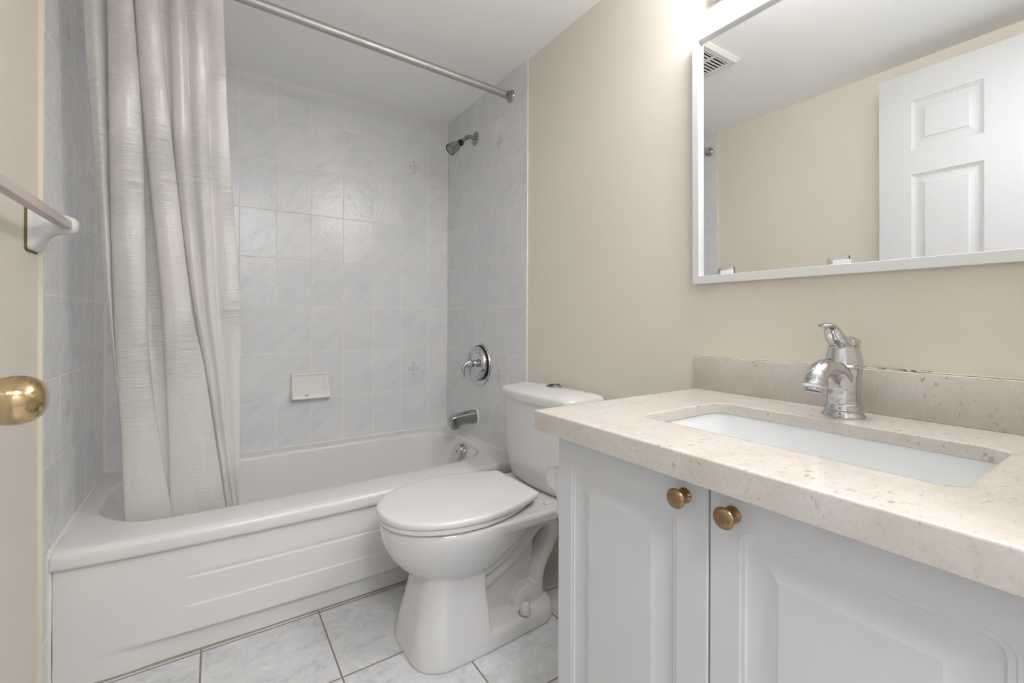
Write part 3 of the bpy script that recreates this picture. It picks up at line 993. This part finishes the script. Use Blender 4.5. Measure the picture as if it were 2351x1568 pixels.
# =================================================================== ceiling vent
vx0, vx1, vy0, vy1 = -0.842, -0.566, -1.320, -1.052
vt = empty('ceiling_vent', ((vx0 + vx1) / 2, (vy0 + vy1) / 2, H), 'square white slotted fan vent in the ceiling, seen in the mirror', 'ceiling vent')
bm = NB()
bw = 0.034
zb, ztop = H - 0.016, H
lp = [[(x, y, z_) for x, y in rrect(vx0 + i_, vx1 - i_, vy0 + i_, vy1 - i_, 0.004, 3)] for i_, z_ in ((0, H), (0, H - 0.004), (0.012, zb), (bw, zb), (bw + 0.002, zb + 0.003), (bw + 0.002, H))]
loft(bm, lp, False, False)
build('cover_frame', bm, M['vent'], vt, smooth=25)
bm = NB(); box(bm, vx0 + bw, vx1 - bw, vy0 + bw, vy1 - bw, H - 0.004, H)
build('backing', bm, M['dark'], vt, smooth=0)  # dark sheet: its colour stands in for the shade behind the slots
xm = (vx0 + vx1) / 2
bm = NB()
box(bm, xm - 0.008, xm + 0.008, vy0 + bw, vy1 - bw, zb + 0.001, zb + 0.006)
nS = 12
for k in range(nS):
    y = vy0 + bw + (vy1 - vy0 - 2 * bw) * (k + 0.5) / nS
    box(bm, vx0 + bw, vx1 - bw, y - 0.0030, y + 0.0030, zb + 0.002, zb + 0.006)
build('grille', bm, M['vent'], vt, smooth=0)

# =================================================================== hall ceiling lamp (lights the doorway)
hl = empty('hall_ceiling_light', (-1.0, -3.1, H), 'round flush ceiling lamp in the hall behind the doorway', 'ceiling light')
bm = NB(); lathe(bm, [(0.28, 0), (0.28, 0.02), (0.27, 0.03)], (-1.0, -3.1, H), (0, 0, -1), 48)
build('base', bm, M['frame'], hl)
bm = NB(); lathe(bm, [(0.26, 0.025), (0.25, 0.05), (0.20, 0.085), (0.10, 0.108), (0.001, 0.112)], (-1.0, -3.1, H), (0, 0, -1), 48)
build('glass_shade', bm, M['hall_glow'], hl)

# =================================================================== toilet
YCT = -1.104


def T(u, v, z):
    """toilet frame: u = distance from the right wall, v = sideways"""
    return (-u, YCT + v, z)


to = empty('toilet', T(0.42, 0, 0), 'white two-piece toilet with closed lid between the tub and the vanity', 'toilet')


def egg(u0, u1, hw, ub, wb, z, n=48, pw=2.15, back_r=0.03):
    """outline of a seat: rounded nose at u1, widest hw at ub, squared back of half width wb at u0"""
    pts = []
    # nose half: superellipse from widest point round the front
    m = n // 2
    for i in range(m + 1):
        a = -pi / 2 + pi * i / m
        c, s = cos(a), sin(a)
        pts.append((ub + (u1 - ub) * abs(c) ** (2 / pw), hw * (1 if s > 0 else -1) * abs(s) ** (2 / pw)))
    # back half: from (ub, hw) to (u0, wb), rounded corner, across, and mirrored
    k = n // 4
    side = []
    for i in range(1, k + 1):
        t = i / k
        u = ub + (u0 + back_r - ub) * t
        v = hw + (wb + 0.004 - hw) * (t ** 1.8)
        side.append((u, v))
    for i in range(1, 5):
        a = pi / 2 * i / 4
        side.append((u0 + back_r - back_r * sin(a), wb + 0.004 - back_r * (1 - cos(a))))
    pts += side
    pts += [(u, -v) for u, v in reversed(side)]
    return [T(u, v, z) for u, v in pts]


def seat_loops(du, zs_r, **k):
    return [egg(k['u0'] + q, k['u1'] - q, k['hw'] - q, k['ub'], k['wb'] - q, z, back_r=k.get('br', 0.028)) for q, z in zs_r]


# china body: all the pieces overlap and are fused by a fine voxel remesh
bm = NB()
# bowl shell
BW = [(0.404, 0.180, 0.728, 0.182, 0.47), (0.396, 0.176, 0.734, 0.187, 0.47), (0.380, 0.176, 0.735, 0.188, 0.47), (0.355, 0.19, 0.731, 0.184, 0.47),
      (0.330, 0.21, 0.722, 0.176, 0.475), (0.300, 0.25, 0.706, 0.163, 0.48), (0.270, 0.29, 0.682, 0.146, 0.485), (0.245, 0.33, 0.655, 0.127, 0.49), (0.225, 0.37, 0.620, 0.105, 0.495), (0.212, 0.40, 0.58, 0.08, 0.50)]
lp = []
for z, u0, u1, hw, ub in BW:
    lp.append([T(ub + (u1 - ub) * abs(cos(a)) ** 0.95 if cos(a) > 0 else ub + (ub - u0) * cos(a), hw * sin(a), z) for a in [2 * pi * i / 48 for i in range(48)]])
loft(bm, lp)


def slab(bm, outline, z0, z1, r=0.008, n=10):
    pass


# deck running back under the tank
def rr(u0, u1, hw, r, z, n=8, m=3, hw0=None):
    out = []
    for u, v in rrect(u0, u1, -hw, hw, r, n, m):
        if hw0 is not None:
            t = (u - u0) / (u1 - u0)
            v *= (hw0 + (hw - hw0) * t) / hw
        out.append(T(u, v, z))
    return out


loft(bm, [rr(0.030, 0.46, 0.176, 0.05, 0.362), rr(0.022, 0.47, 0.187, 0.05, 0.372), rr(0.020, 0.47, 0.190, 0.05, 0.395), rr(0.024, 0.47, 0.186, 0.05, 0.404)])
# front pedestal
PED = [(0.0, 0.435, 0.668, 0.150, 0.095), (0.012, 0.435, 0.668, 0.151, 0.095), (0.06, 0.438, 0.660, 0.143, 0.09), (0.12, 0.440, 0.646, 0.129, 0.08), (0.18, 0.442, 0.632, 0.118, 0.075), (0.24, 0.444, 0.620, 0.113, 0.07), (0.30, 0.446, 0.618, 0.112, 0.07)]
lp = []
for z, u0, u1, hw, r in PED:
    out = []
    for u, v in rrect(u0 - 0.10, u1, -hw, hw, r, 10, 3):
        if u < u0 + 0.0:
            u = u0
        out.append(T(u, v, z))
    lp.append(out)
loft(bm, lp)
# foot
loft(bm, [[T(u, v * (1.0 + 0.07 * smooth01((u - 0.2) / 0.25)), z) for u, v in rrect(0.158 + q, 0.55, -0.140 + q, 0.140 - q, 0.075, 10, 6)] for q, z in ((0.002, 0), (0, 0.010), (0.001, 0.040), (0.006, 0.051), (0.014, 0.056))])
# central web
loft(bm, [[T(u, v, z) for u, v in rrect(0.19 + (0.0 if z < 0.2 else 0.02), 0.50, -0.058, 0.058, 0.02, 6, 3)] for z in (0.03, 0.20, 0.385)])
# trapway
tp = crom([(0.47, 0.150), (0.41, 0.178), (0.34, 0.208), (0.275, 0.252), (0.215, 0.305), (0.160, 0.318), (0.128, 0.275), (0.150, 0.225), (0.186, 0.175), (0.203, 0.125), (0.206, 0.07), (0.206, 0.03)], 5)
n_ = len(tp)
rads = []
for i in range(n_):
    t = i / (n_ - 1)
    rads.append((0.043 if t < 0.45 else 0.037, 0.086))
tube(bm, [T(u, 0, z) for u, z in tp], rads, 28, side=(0, 1, 0))
# outlet bulge at the foot
lathe(bm, [(0.001, -0.097), (0.032, -0.095), (0.054, -0.083), (0.062, -0.06), (0.062, 0.06), (0.054, 0.083), (0.032, 0.095), (0.001, 0.097)], T(0.258, 0, 0.062), (0, 1, 0), 32)
# rib under the bowl
rb = crom([(0.47, 0.215), (0.41, 0.232), (0.35, 0.262), (0.295, 0.310), (0.262, 0.365), (0.25, 0.40)], 5)
tube(bm, [T(u, 0, z) for u, z in rb], (0.036, 0.108), 28, side=(0, 1, 0))
body = build('bowl', bm, M['porcelain'], to, smooth=180)
rm = body.modifiers.new('fuse', 'REMESH'); rm.mode = 'VOXEL'; rm.voxel_size = 0.0042; rm.use_smooth_shade = True
sm = body.modifiers.new('soften', 'SMOOTH'); sm.factor = 0.5; sm.iterations = 5
# bolt caps and rust ring on the foot
bm = NB()
lathe(bm, [(0.0195, 0.0), (0.0190, 0.012), (0.0165, 0.027), (0.011, 0.0345), (0.001, 0.0365)], T(0.297, -0.122, 0.052), (0, 0, 1), 28)
build('bolt_cap', bm, M['porcelain'], to)
bm = NB()
lathe(bm, [(0.0195, 0.0), (0.0190, 0.012), (0.0165, 0.027), (0.011, 0.0345), (0.001, 0.0365)], T(0.297, 0.122, 0.052), (0, 0, 1), 28)
build('bolt_cap', bm, M['porcelain'], to)
bm = NB()
lathe(bm, [(0.0205, 0.0), (0.0205, 0.0016), (0.001, 0.0018)], T(0.3005, -0.1215, 0.0548), (0, 0, 1), 24)
o = build('rust_ring', bm, M['stain'], to)

K = dict(u0=0.262, u1=0.738, hw=0.187, ub=0.485, wb=0.122)
bm = NB()
loft(bm, seat_loops(0, [(0.006, 0.4085), (0.001, 0.410), (0.0, 0.414), (0.0, 0.420), (0.003, 0.4245)], **K))
build('seat', bm, M['seat'], to)
K = dict(u0=0.246, u1=0.744, hw=0.193, ub=0.482, wb=0.134, br=0.022)
bm = NB()
loft(bm, seat_loops(0, [(0.007, 0.4262), (0.002, 0.4275), (0.0, 0.431), (0.0, 0.4395), (0.0015, 0.4435), (0.005, 0.4462), (0.011, 0.4475), (0.03, 0.4482)], **K) + [[T(0.50 + (-p[0] - 0.50) * f_, (p[1] - YCT) * f_, z_) for p in egg(0.276, 0.714, 0.163, 0.482, 0.104, 0, back_r=0.022)] for f_, z_ in ((0.8, 0.4493), (0.6, 0.4502), (0.4, 0.4508), (0.2, 0.4511), (0.05, 0.4512))])
build('seat_lid', bm, M['seat'], to, smooth=40)
for s_ in (-1, 1):
    bm = NB()
    box(bm, -0.262, -0.222, YCT + s_ * 0.078 - 0.014, YCT + s_ * 0.078 + 0.014, 0.404, 0.4275, 0.004)
    tube(bm, [T(0.252, s_ * 0.078 - 0.022, 0.424), T(0.252, s_ * 0.078 + 0.022, 0.424)], 0.0085, 16)
    build('hinge', bm, M['seat'], to)
bm = NB()
box(bm, -0.235, -0.192, YCT - 0.150, YCT - 0.136, 0.4035, 0.409, 0.0015)
bm.verts.ensure_lookup_table()
o = build('seat_fitting', bm, M['clip'], to)
o['label'] = 'small clear plastic seat fitting'


def tank_loop(u1, hw, z, bowf, q=0.0, r=0.03):
    out = []
    for u, v in rrect(0.012 + q, u1 - q, -hw + q, hw - q, r, 10, 12):
        k = smooth01((u - 0.05) / (u1 - 0.05))
        out.append(T(u + k * bowf * (1 - (v / hw) ** 2), v, z))
    return out


bm = NB()
TK = [(0.404, 0.150, 0.150, 0.02, 0.05), (0.4075, 0.158, 0.162, 0.022, 0.045), (0.418, 0.164, 0.176, 0.023, 0.04), (0.435, 0.167, 0.185, 0.024, 0.035), (0.47, 0.170, 0.190, 0.025, 0.03), (0.55, 0.176, 0.196, 0.026, 0.03), (0.64, 0.180, 0.202, 0.027, 0.03), (0.720, 0.183, 0.206, 0.028, 0.03)]
loft(bm, [tank_loop(u1, hw, z, b, 0, r) for z, u1, hw, b, r in TK])
build('tank', bm, M['porcelain'], to, smooth=60)
bm = NB()
loft(bm, [tank_loop(0.190, 0.216, z, 0.030, q, 0.034) for q, z in ((0.006, 0.7195), (0.001, 0.7215), (0.0, 0.726), (0.0, 0.742), (0.002, 0.7490), (0.006, 0.7540), (0.013, 0.7580), (0.03, 0.7630), (0.05, 0.7672), (0.07, 0.7702), (0.085, 0.7718))])
tl = build('tank_lid', bm, M['porcelain'], to, smooth=60)
bm = NB()
bc = T(0.098, -0.022, 0.7716)
lathe(bm, [(0.031, -0.002), (0.031, 0.003), (0.0285, 0.0055), (0.0265, 0.0055), (0.025, 0.0048), (0.001, 0.0078)], bc, (0, 0, 1), 40)
fb = build('flush_button', bm, M['dull_chrome'], tl)
fb['label'] = 'round chrome flush button'
bm = NB()
box(bm, bc[0] - 0.024, bc[0] + 0.024, bc[1] - 0.0006, bc[1] + 0.0006, bc[2] + 0.004, bc[2] + 0.0081)
build('split_line', bm, M['dark'], fb)

# =================================================================== vanity cabinet
VY0, VY1 = YF + 0.004, -1.699
FX, CXF = -0.551, -0.533
van = empty('vanity_cabinet', (-0.27, -2.08, 0), 'white vanity cabinet with moulded doors and brass knobs', 'cabinet')
bm = NB()
box(bm, CXF, XR - 0.002, VY1 - 0.016, VY1, 0.0, 0.786, 0.0008)
box(bm, CXF, XR - 0.002, VY0, VY0 + 0.016, 0.0, 0.786, 0.0008)
box(bm, CXF, XR - 0.002, VY0 + 0.016, VY1 - 0.016, 0.10, 0.116)
box(bm, CXF, CXF + 0.016, VY0 + 0.016, VY1 - 0.016, 0.745, 0.786)
box(bm, -0.475, -0.459, VY0 + 0.016, VY1 - 0.016, 0.0, 0.10)
build('carcass', bm, M['cab'], van)
gap = -2.0420
cprof = [(0.0012, 0.0, 0.020), (0.0026, 0.0013, 0.0185), (0.0080, 0.0017, 0.016), (0.0105, 0.0036, 0.0135), (0.016, 0.0048, 0.010), (0.026, 0.0050, 0.004), (0.030, 0.0048, 0.0012), (0.0325, 0.0048, 0.0012), (0.050, 0.0010, 0.0008), (0.0515, 0.0005, 0.0008)]


def cab_door(y0, y1, z0, z1, my0, my1, ky):
    bm = NB()
    r = 0.003
    panel_face(bm, lambda u, v, d_: (FX + d_, u, v), y0 + r, y1 - r, z0 + r, z1 - r, [(y0 + my0, y1 - my1, z0 + 0.055, z1 - 0.050)], cprof, n=8)
    lp = []
    for k in range(5):
        a = k / 4 * pi / 2
        q = r * (1 - sin(a))
        lp.append([(FX + r * (1 - cos(a)), u, v) for u, v in rrect(y0 + q, y1 - q, z0 + q, z1 - q, 1e-5 + 0.0, 1)])
    lp.append([(CXF - 0.0005, u, v) for u, v in rrect(y0, y1, z0, z1, 1e-5, 1)])
    loft(bm, lp, False, True)
    d_ = build('door', bm, M['cab'], van, smooth=13)
    bm = NB()
    KP = [(0.0125, 0.0), (0.0125, 0.0015), (0.0105, 0.004), (0.0075, 0.008), (0.0066, 0.013), (0.0085, 0.0165), (0.0135, 0.0195), (0.0160, 0.0225), (0.0164, 0.0250), (0.0150, 0.0275), (0.0110, 0.0298), (0.006, 0.0310), (0.001, 0.0314)]
    lathe(bm, [(r_ * 0.93, h_ * 0.95) for r_, h_ in KP], (FX, ky, 0.751 if ky > gap else 0.7495), (-1, 0, 0), 48)
    k_ = build('knob', bm, M['brass'], d_)
    k_['label'] = 'round aged brass knob'
    return d_


d1 = cab_door(gap + 0.0012, VY1, 0.115, 0.783, 0.052, 0.040, -2.002)
d2 = cab_door(-2.386, gap - 0.0012, 0.115, 0.783, 0.040, 0.044, -2.0785)
bm = NB(); box(bm, CXF - 0.014, CXF, VY0, -2.389, 0.10, 0.783, 0.001)
build('filler_strip', bm, M['cab'], van)
bm = NB(); lathe(bm, [(0.0016, 0), (0.0016, 0.0004), (0.0004, 0.0005)], (FX + 0.0062, -1.912, 0.676), (-1, 0, 0), 14)
o = build('paint_spot', bm, mat_plain('yellow_spot', (0.72, 0.50, 0.10), 0.6), d1)

# =================================================================== countertop with backsplash
ctp = empty('countertop', (-0.29, -2.06, 0.786), 'cream speckled stone countertop with backsplash on the white vanity', 'countertop')
SY0, SY1, SX0, SX1, SR = -2.287, -1.819, -0.437, -0.168, 0.027
CY0, CY1, CX0, CX1 = YF + 0.002, -1.6545, -0.583, XR - 0.001
bm = NB()
N_, M_ = 8, 6
ring = [(rrect(CX0, CX1, CY0, CY1, 0.003, N_, M_), 0.786), (rrect(CX0, CX1, CY0, CY1, 0.003, N_, M_), 0.8235)]
for k in range(1, 5):
    a = k / 4 * pi / 2
    q = 0.0035 * (1 - cos(a))
    ring.append((rrect(CX0 + q, CX1, CY0, CY1 - q, 0.004, N_, M_), 0.8235 + 0.0035 * sin(a)))
ring.append((rrect(CX0 + 0.012, CX1 - 0.004, CY0 + 0.004, CY1 - 0.012, 0.004, N_, M_), 0.827))
ring.append((rrect(SX0 - 0.008, SX1 + 0.008, SY0 - 0.008, SY1 + 0.008, SR + 0.008, N_, M_), 0.827))
ring += [(rrect(SX0 - 0.002, SX1 + 0.002, SY0 - 0.002, SY1 + 0.002, SR + 0.002, N_, M_), 0.827), (rrect(SX0 - 0.0006, SX1 + 0.0006, SY0 - 0.0006, SY1 + 0.0006, SR, N_, M_), 0.8264),
         (rrect(SX0, SX1, SY0, SY1, SR, N_, M_), 0.8250), (rrect(SX0, SX1, SY0, SY1, SR, N_, M_), 0.8055), (rrect(SX0 - 0.002, SX1 + 0.002, SY0 - 0.002, SY1 + 0.002, SR, N_, M_), 0.804), (rrect(SX0 - 0.05, SX1 + 0.05, SY0 - 0.05, SY1 + 0.05, SR, N_, M_), 0.804), (rrect(SX0 - 0.05, SX1 + 0.05, SY0 - 0.05, SY1 + 0.05, SR, N_, M_), 0.786)]
ring.append(ring[0])
loft(bm, [[(x, y, z) for x, y in lp_] for lp_, z in ring], False, False)
bmesh.ops.remove_doubles(bm, verts=bm.verts, dist=1e-6)
build('slab', bm, M['quartz'], ctp, smooth=40)
bm = NB(); box(bm, XR - 0.0205, XR - 0.0005, CY0, CY1 + 0.001, 0.827, 0.9185, 0.0015)
build('backsplash', bm, M['quartz'], ctp)
bm = NB()
pts = [(XR - 0.001 - 0.004 * random.random(), y, 0.9192 + 0.0012 * random.random()) for y in [CY1 - (CY1 - CY0) * i / 60 for i in range(61)]]
tube(bm, pts, 0.0013, 6)
build('caulk_bead', bm, M['edge'], ctp)
bm = NB()
for (ya, yb) in ((-2.07, -2.085), (-2.095, -2.118), (-2.125, -2.133), (-2.150, -2.156)):
    tube(bm, [(XR - 0.004, ya, 0.9208), (XR - 0.004, (ya + yb) / 2, 0.9212), (XR - 0.004, yb, 0.9206)], 0.0009, 6)
o = build('caulk_gap', bm, M['mould'], ctp)

# =================================================================== sink basin under the counter
sk = empty('sink', (-0.30, -2.057, 0.66), 'white rectangular undermount sink in the cream countertop', 'sink')
bm = NB()
g = 0.004
SL = [(0.030, 0.8035, 0.03), (0.004, 0.8035, SR), (0.003, 0.8010, SR), (0.000, 0.775, SR), (-0.008, 0.715, SR - 0.002), (-0.014, 0.690, SR), (-0.026, 0.672, 0.045), (-0.046, 0.663, 0.05), (-0.085, 0.659, 0.035), (-0.10, 0.657, 0.02)]
lp = []
for q, z, r in SL:
    lp.append([(x, y, z) for x, y in rrect(SX0 - q, SX1 + q, SY0 - q, SY1 + q, r, 8, 6)])
rows = loft(bm, lp, False, True)
build('basin', bm, M['basin'], sk, smooth=60)
bm = NB(); lathe(bm, [(0.028, 0.0), (0.028, 0.002), (0.022, 0.004), (0.001, 0.003)], (-0.2985, -2.057, 0.6572), (0, 0, 1), 32)
build('drain', bm, M['chrome'], sk)

# =================================================================== faucet
FXc, FYc = -0.093, -2.0445
fa = empty('faucet', (FXc, FYc, CT), 'polished chrome single-lever faucet behind the rectangular sink', 'faucet')
bm = NB()
lathe(bm, [(0.0360, 0.0), (0.0365, 0.003), (0.0345, 0.007), (0.0318, 0.0105), (0.0315, 0.013), (0.0330, 0.015), (0.0325, 0.018), (0.0305, 0.022), (0.0300, 0.0265), (0.0285, 0.028)], (FXc, FYc, CT), (0, 0, 1), 56)
build('base_ring', bm, M['chrome'], fa)
bm = NB()
lathe(bm, [(0.0295, 0.024), (0.0290, 0.04), (0.0288, 0.055), (0.0293, 0.070), (0.0305, 0.085), (0.0320, 0.095), (0.0325, 0.100), (0.0300, 0.112), (0.02, 0.114), (0.001, 0.114)], (FXc, FYc, CT), (0, 0, 1), 56)
# spout swelling out of the front of the body
spt = crom([(FXc + 0.004, CT + 0.030), (FXc - 0.003, CT + 0.056), (FXc - 0.018, CT + 0.078), (FXc - 0.043, CT + 0.0965), (FXc - 0.074, CT + 0.1030), (FXc - 0.101, CT + 0.1000), (FXc - 0.120, CT + 0.0885), (FXc - 0.129, CT + 0.0760)], 6)
n_ = len(spt)
rad = []
for i in range(n_):
    t = i / (n_ - 1)
    r = 0.0250 * (1 - t) ** 0.9 + 0.0150 * (1 - (1 - t) ** 0.9) + 0.003 * smooth01((t - 0.75) / 0.25)
    rad.append((r * (1.0 - 0.10 * sin(pi * t)), r))
tube(bm, [(x, FYc, z) for x, z in spt], rad, 32, side=(0, 1, 0))
fb_ = build('body', bm, M['chrome'], fa, smooth=180)
rm = fb_.modifiers.new('fuse', 'REMESH'); rm.mode = 'VOXEL'; rm.voxel_size = 0.0011; rm.use_smooth_shade = True
sm = fb_.modifiers.new('soften', 'SMOOTH'); sm.factor = 0.5; sm.iterations = 10
e_ = Vector((spt[-1][0], FYc, spt[-1][1]))
dn = Vector((-0.35, 0, -1)).normalized()
bm = NB()
lathe(bm, [(0.0180, -0.003), (0.0190, -0.001), (0.0190, 0.001), (0.0208, 0.003), (0.0208, 0.006), (0.0175, 0.0085), (0.0150, 0.0095), (0.0146, 0.0140), (0.0138, 0.0152), (0.0125, 0.0145), (0.0122, 0.0115), (0.001, 0.0115)], e_, dn, 44)
ar = build('aerator', bm, M['chrome'], fa)
bm = NB(); lathe(bm, [(0.0121, 0.0117), (0.0121, 0.0127), (0.001, 0.0129)], e_, dn, 24)
build('screen', bm, M['black'], ar)
bm = NB()
lathe(bm, [(0.0310, 0.1005), (0.0360, 0.1015), (0.0368, 0.1030), (0.0345, 0.1048), (0.0325, 0.1060), (0.0325, 0.112), (0.0305, 0.122), (0.0280, 0.132), (0.0262, 0.1385), (0.0268, 0.1395), (0.0268, 0.1425), (0.0255, 0.1435), (0.020, 0.144)], (FXc, FYc, CT), (0, 0, 1), 56)
build('collar', bm, M['chrome'], fa)
bm = NB()
lathe(bm, [(0.0245, 0.143), (0.0268, 0.1450), (0.0285, 0.1490), (0.0280, 0.1530), (0.0255, 0.1560), (0.0225, 0.1570), (0.0210, 0.1595), (0.0150, 0.1620), (0.001, 0.1625)], (FXc, FYc, CT), (0, 0, 1), 56)
hc = build('handle_cap', bm, M['chrome'], fa)
bm = NB()
lv_ = crom([(FXc - 0.012, CT + 0.1500), (FXc - 0.028, CT + 0.1535), (FXc - 0.043, CT + 0.162), (FXc - 0.054, CT + 0.1735), (FXc - 0.066, CT + 0.1815), (FXc - 0.082, CT + 0.1835), (FXc - 0.096, CT + 0.1830)], 6)
n_ = len(lv_)
rad = []
for i in range(n_):
    t = i / (n_ - 1)
    rad.append(((0.0115 * (1 - t) + 0.0030), 0.0135 * (1 - t) ** 1.1 + 0.0085 + (0.004 * sin(pi * smooth01((t - 0.6) / 0.4)) if t > 0.6 else 0) - (0.005 * smooth01((t - 0.93) / 0.07))))
tube(bm, [(x, FYc, z) for x, z in lv_], rad, 28, side=(0, 1, 0))
build('lever', bm, M['chrome'], hc, smooth=60)

# =================================================================== framed mirror
LEAN = 0.0105
mr = empty('mirror', (XR, -2.03, 1.123), 'large white-framed rectangular mirror above the vanity', 'mirror')
MY0, MY1, MZ0, MZ1 = -2.405, -1.6500, 1.1215, 1.8215
FT = 0.0205                       # frame front, from the wall plane x = 0


def MP(dx, y, z):
    """a point of the slightly forward-leaning mirror: dx in front of x = 0"""
    return (-dx - (z - MZ0) * LEAN, y, z)


FWY, FWZ = 0.0195, 0.0215
bm = NB()
outer = [(MY0, MZ0), (MY1, MZ0), (MY1, MZ1), (MY0, MZ1)]


def fr(q, dx):
    return [MP(dx, y + (q * FWY if y == MY0 else -q * FWY), z + (q * FWZ if z == MZ0 else -q * FWZ)) for y, z in outer]


loft(bm, [fr(0, -0.004), fr(0, FT - 0.001), fr(0.04, FT), fr(0.97, FT), fr(1.0, FT - 0.0008), fr(1.0, 0.003)], False, False)
quad(bm, *fr(0, -0.0035))
build('frame', bm, M['frame'], mr, smooth=20)
bm = NB()
quad(bm, *fr(0.9, 0.0075))
build('glass', bm, M['mirror'], mr, smooth=0)
for yc in (-1.7450, -2.0100):
    bm = NB()
    box(bm, -0.0125, -0.0078, yc - 0.0165, yc + 0.0165, MZ0 + FWZ - 0.004, 1.1535, 0.001)
    o = build('retaining_clip', bm, M['clip'], mr)
    o['label'] = 'clear plastic clip at the lower edge of the mirror glass'

# =================================================================== vanity light bar
vl = empty('vanity_light', (XR, -2.01, 1.905), 'white vanity light bar on the beige wall above the framed mirror', 'wall light')
bm = NB(); box(bm, -0.030, XR, -2.330, -1.695, 1.905, 2.035, 0.004)
bp_ = build('backplate', bm, M['frame'], vl)
bm = NB()
lp = []
for y, k in ((-2.300, 0.6), (-2.298, 0.9), (-2.290, 1.0), (-1.775, 1.0), (-1.767, 0.9), (-1.765, 0.6)):
    lp.append([(-0.130 - 0.040 * k * cos(a), y, 1.957 + 0.040 * k * sin(a)) for a in [2 * pi * i / 32 for i in range(32)]])
loft(bm, lp)
build('diffuser', bm, M['diffuser'], vl, smooth=50)
for yc in (-1.86, -2.16):
    bm = NB(); tube(bm, [(-0.028, yc, 1.957), (-0.096, yc, 1.957)], 0.014, 16)
    build('arm', bm, M['frame'], vl)

# =================================================================== paper holder on the side of the vanity
ph = empty('toilet_paper_holder', (-0.50, VY1, 0.66), 'white ceramic paper holder on the vanity side facing the toilet', 'paper holder')
for xc in (-0.518, -0.372):
    bm = NB()
    sec = [(0.0, 0.030, 0.600, 0.712, 0.012), (0.008, 0.030, 0.600, 0.712, 0.012), (0.014, 0.024, 0.608, 0.708, 0.012), (0.026, 0.016, 0.630, 0.700, 0.012), (0.042, 0.0135, 0.640, 0.694, 0.0125), (0.058, 0.0135, 0.640, 0.692, 0.013), (0.068, 0.0115, 0.645, 0.687, 0.011), (0.073, 0.006, 0.655, 0.677, 0.006)]
    loft(bm, [[(xc + a, VY1 + y, b) for a, b in rrect(-hw, hw, z0, z1, r, 8)] for y, hw, z0, z1, r in sec])
    build('bracket', bm, M['seat'], ph, smooth=50)
bm = NB(); tube(bm, [(-0.506, VY1 + 0.052, 0.664), (-0.384, VY1 + 0.052, 0.664)], 0.0095, 20)
build('roller', bm, M['seat'], ph)

# =================================================================== lint on the floor
bm = NB()
lx, ly = -0.5573, -0.8084
tube(bm, crom([(lx - 0.006, ly - 0.003, 0.0018), (lx, ly, 0.0030), (lx + 0.005, ly + 0.004, 0.0018)], 4), 0.0011, 6)
tube(bm, crom([(lx, ly, 0.0030), (lx + 0.002, ly - 0.004, 0.0020), (lx + 0.006, ly - 0.005, 0.0012)], 4), 0.0008, 6)
tag(build('lint', bm, M['black']), 'tiny dark bit of lint on the floor tile left of the toilet base', 'lint')
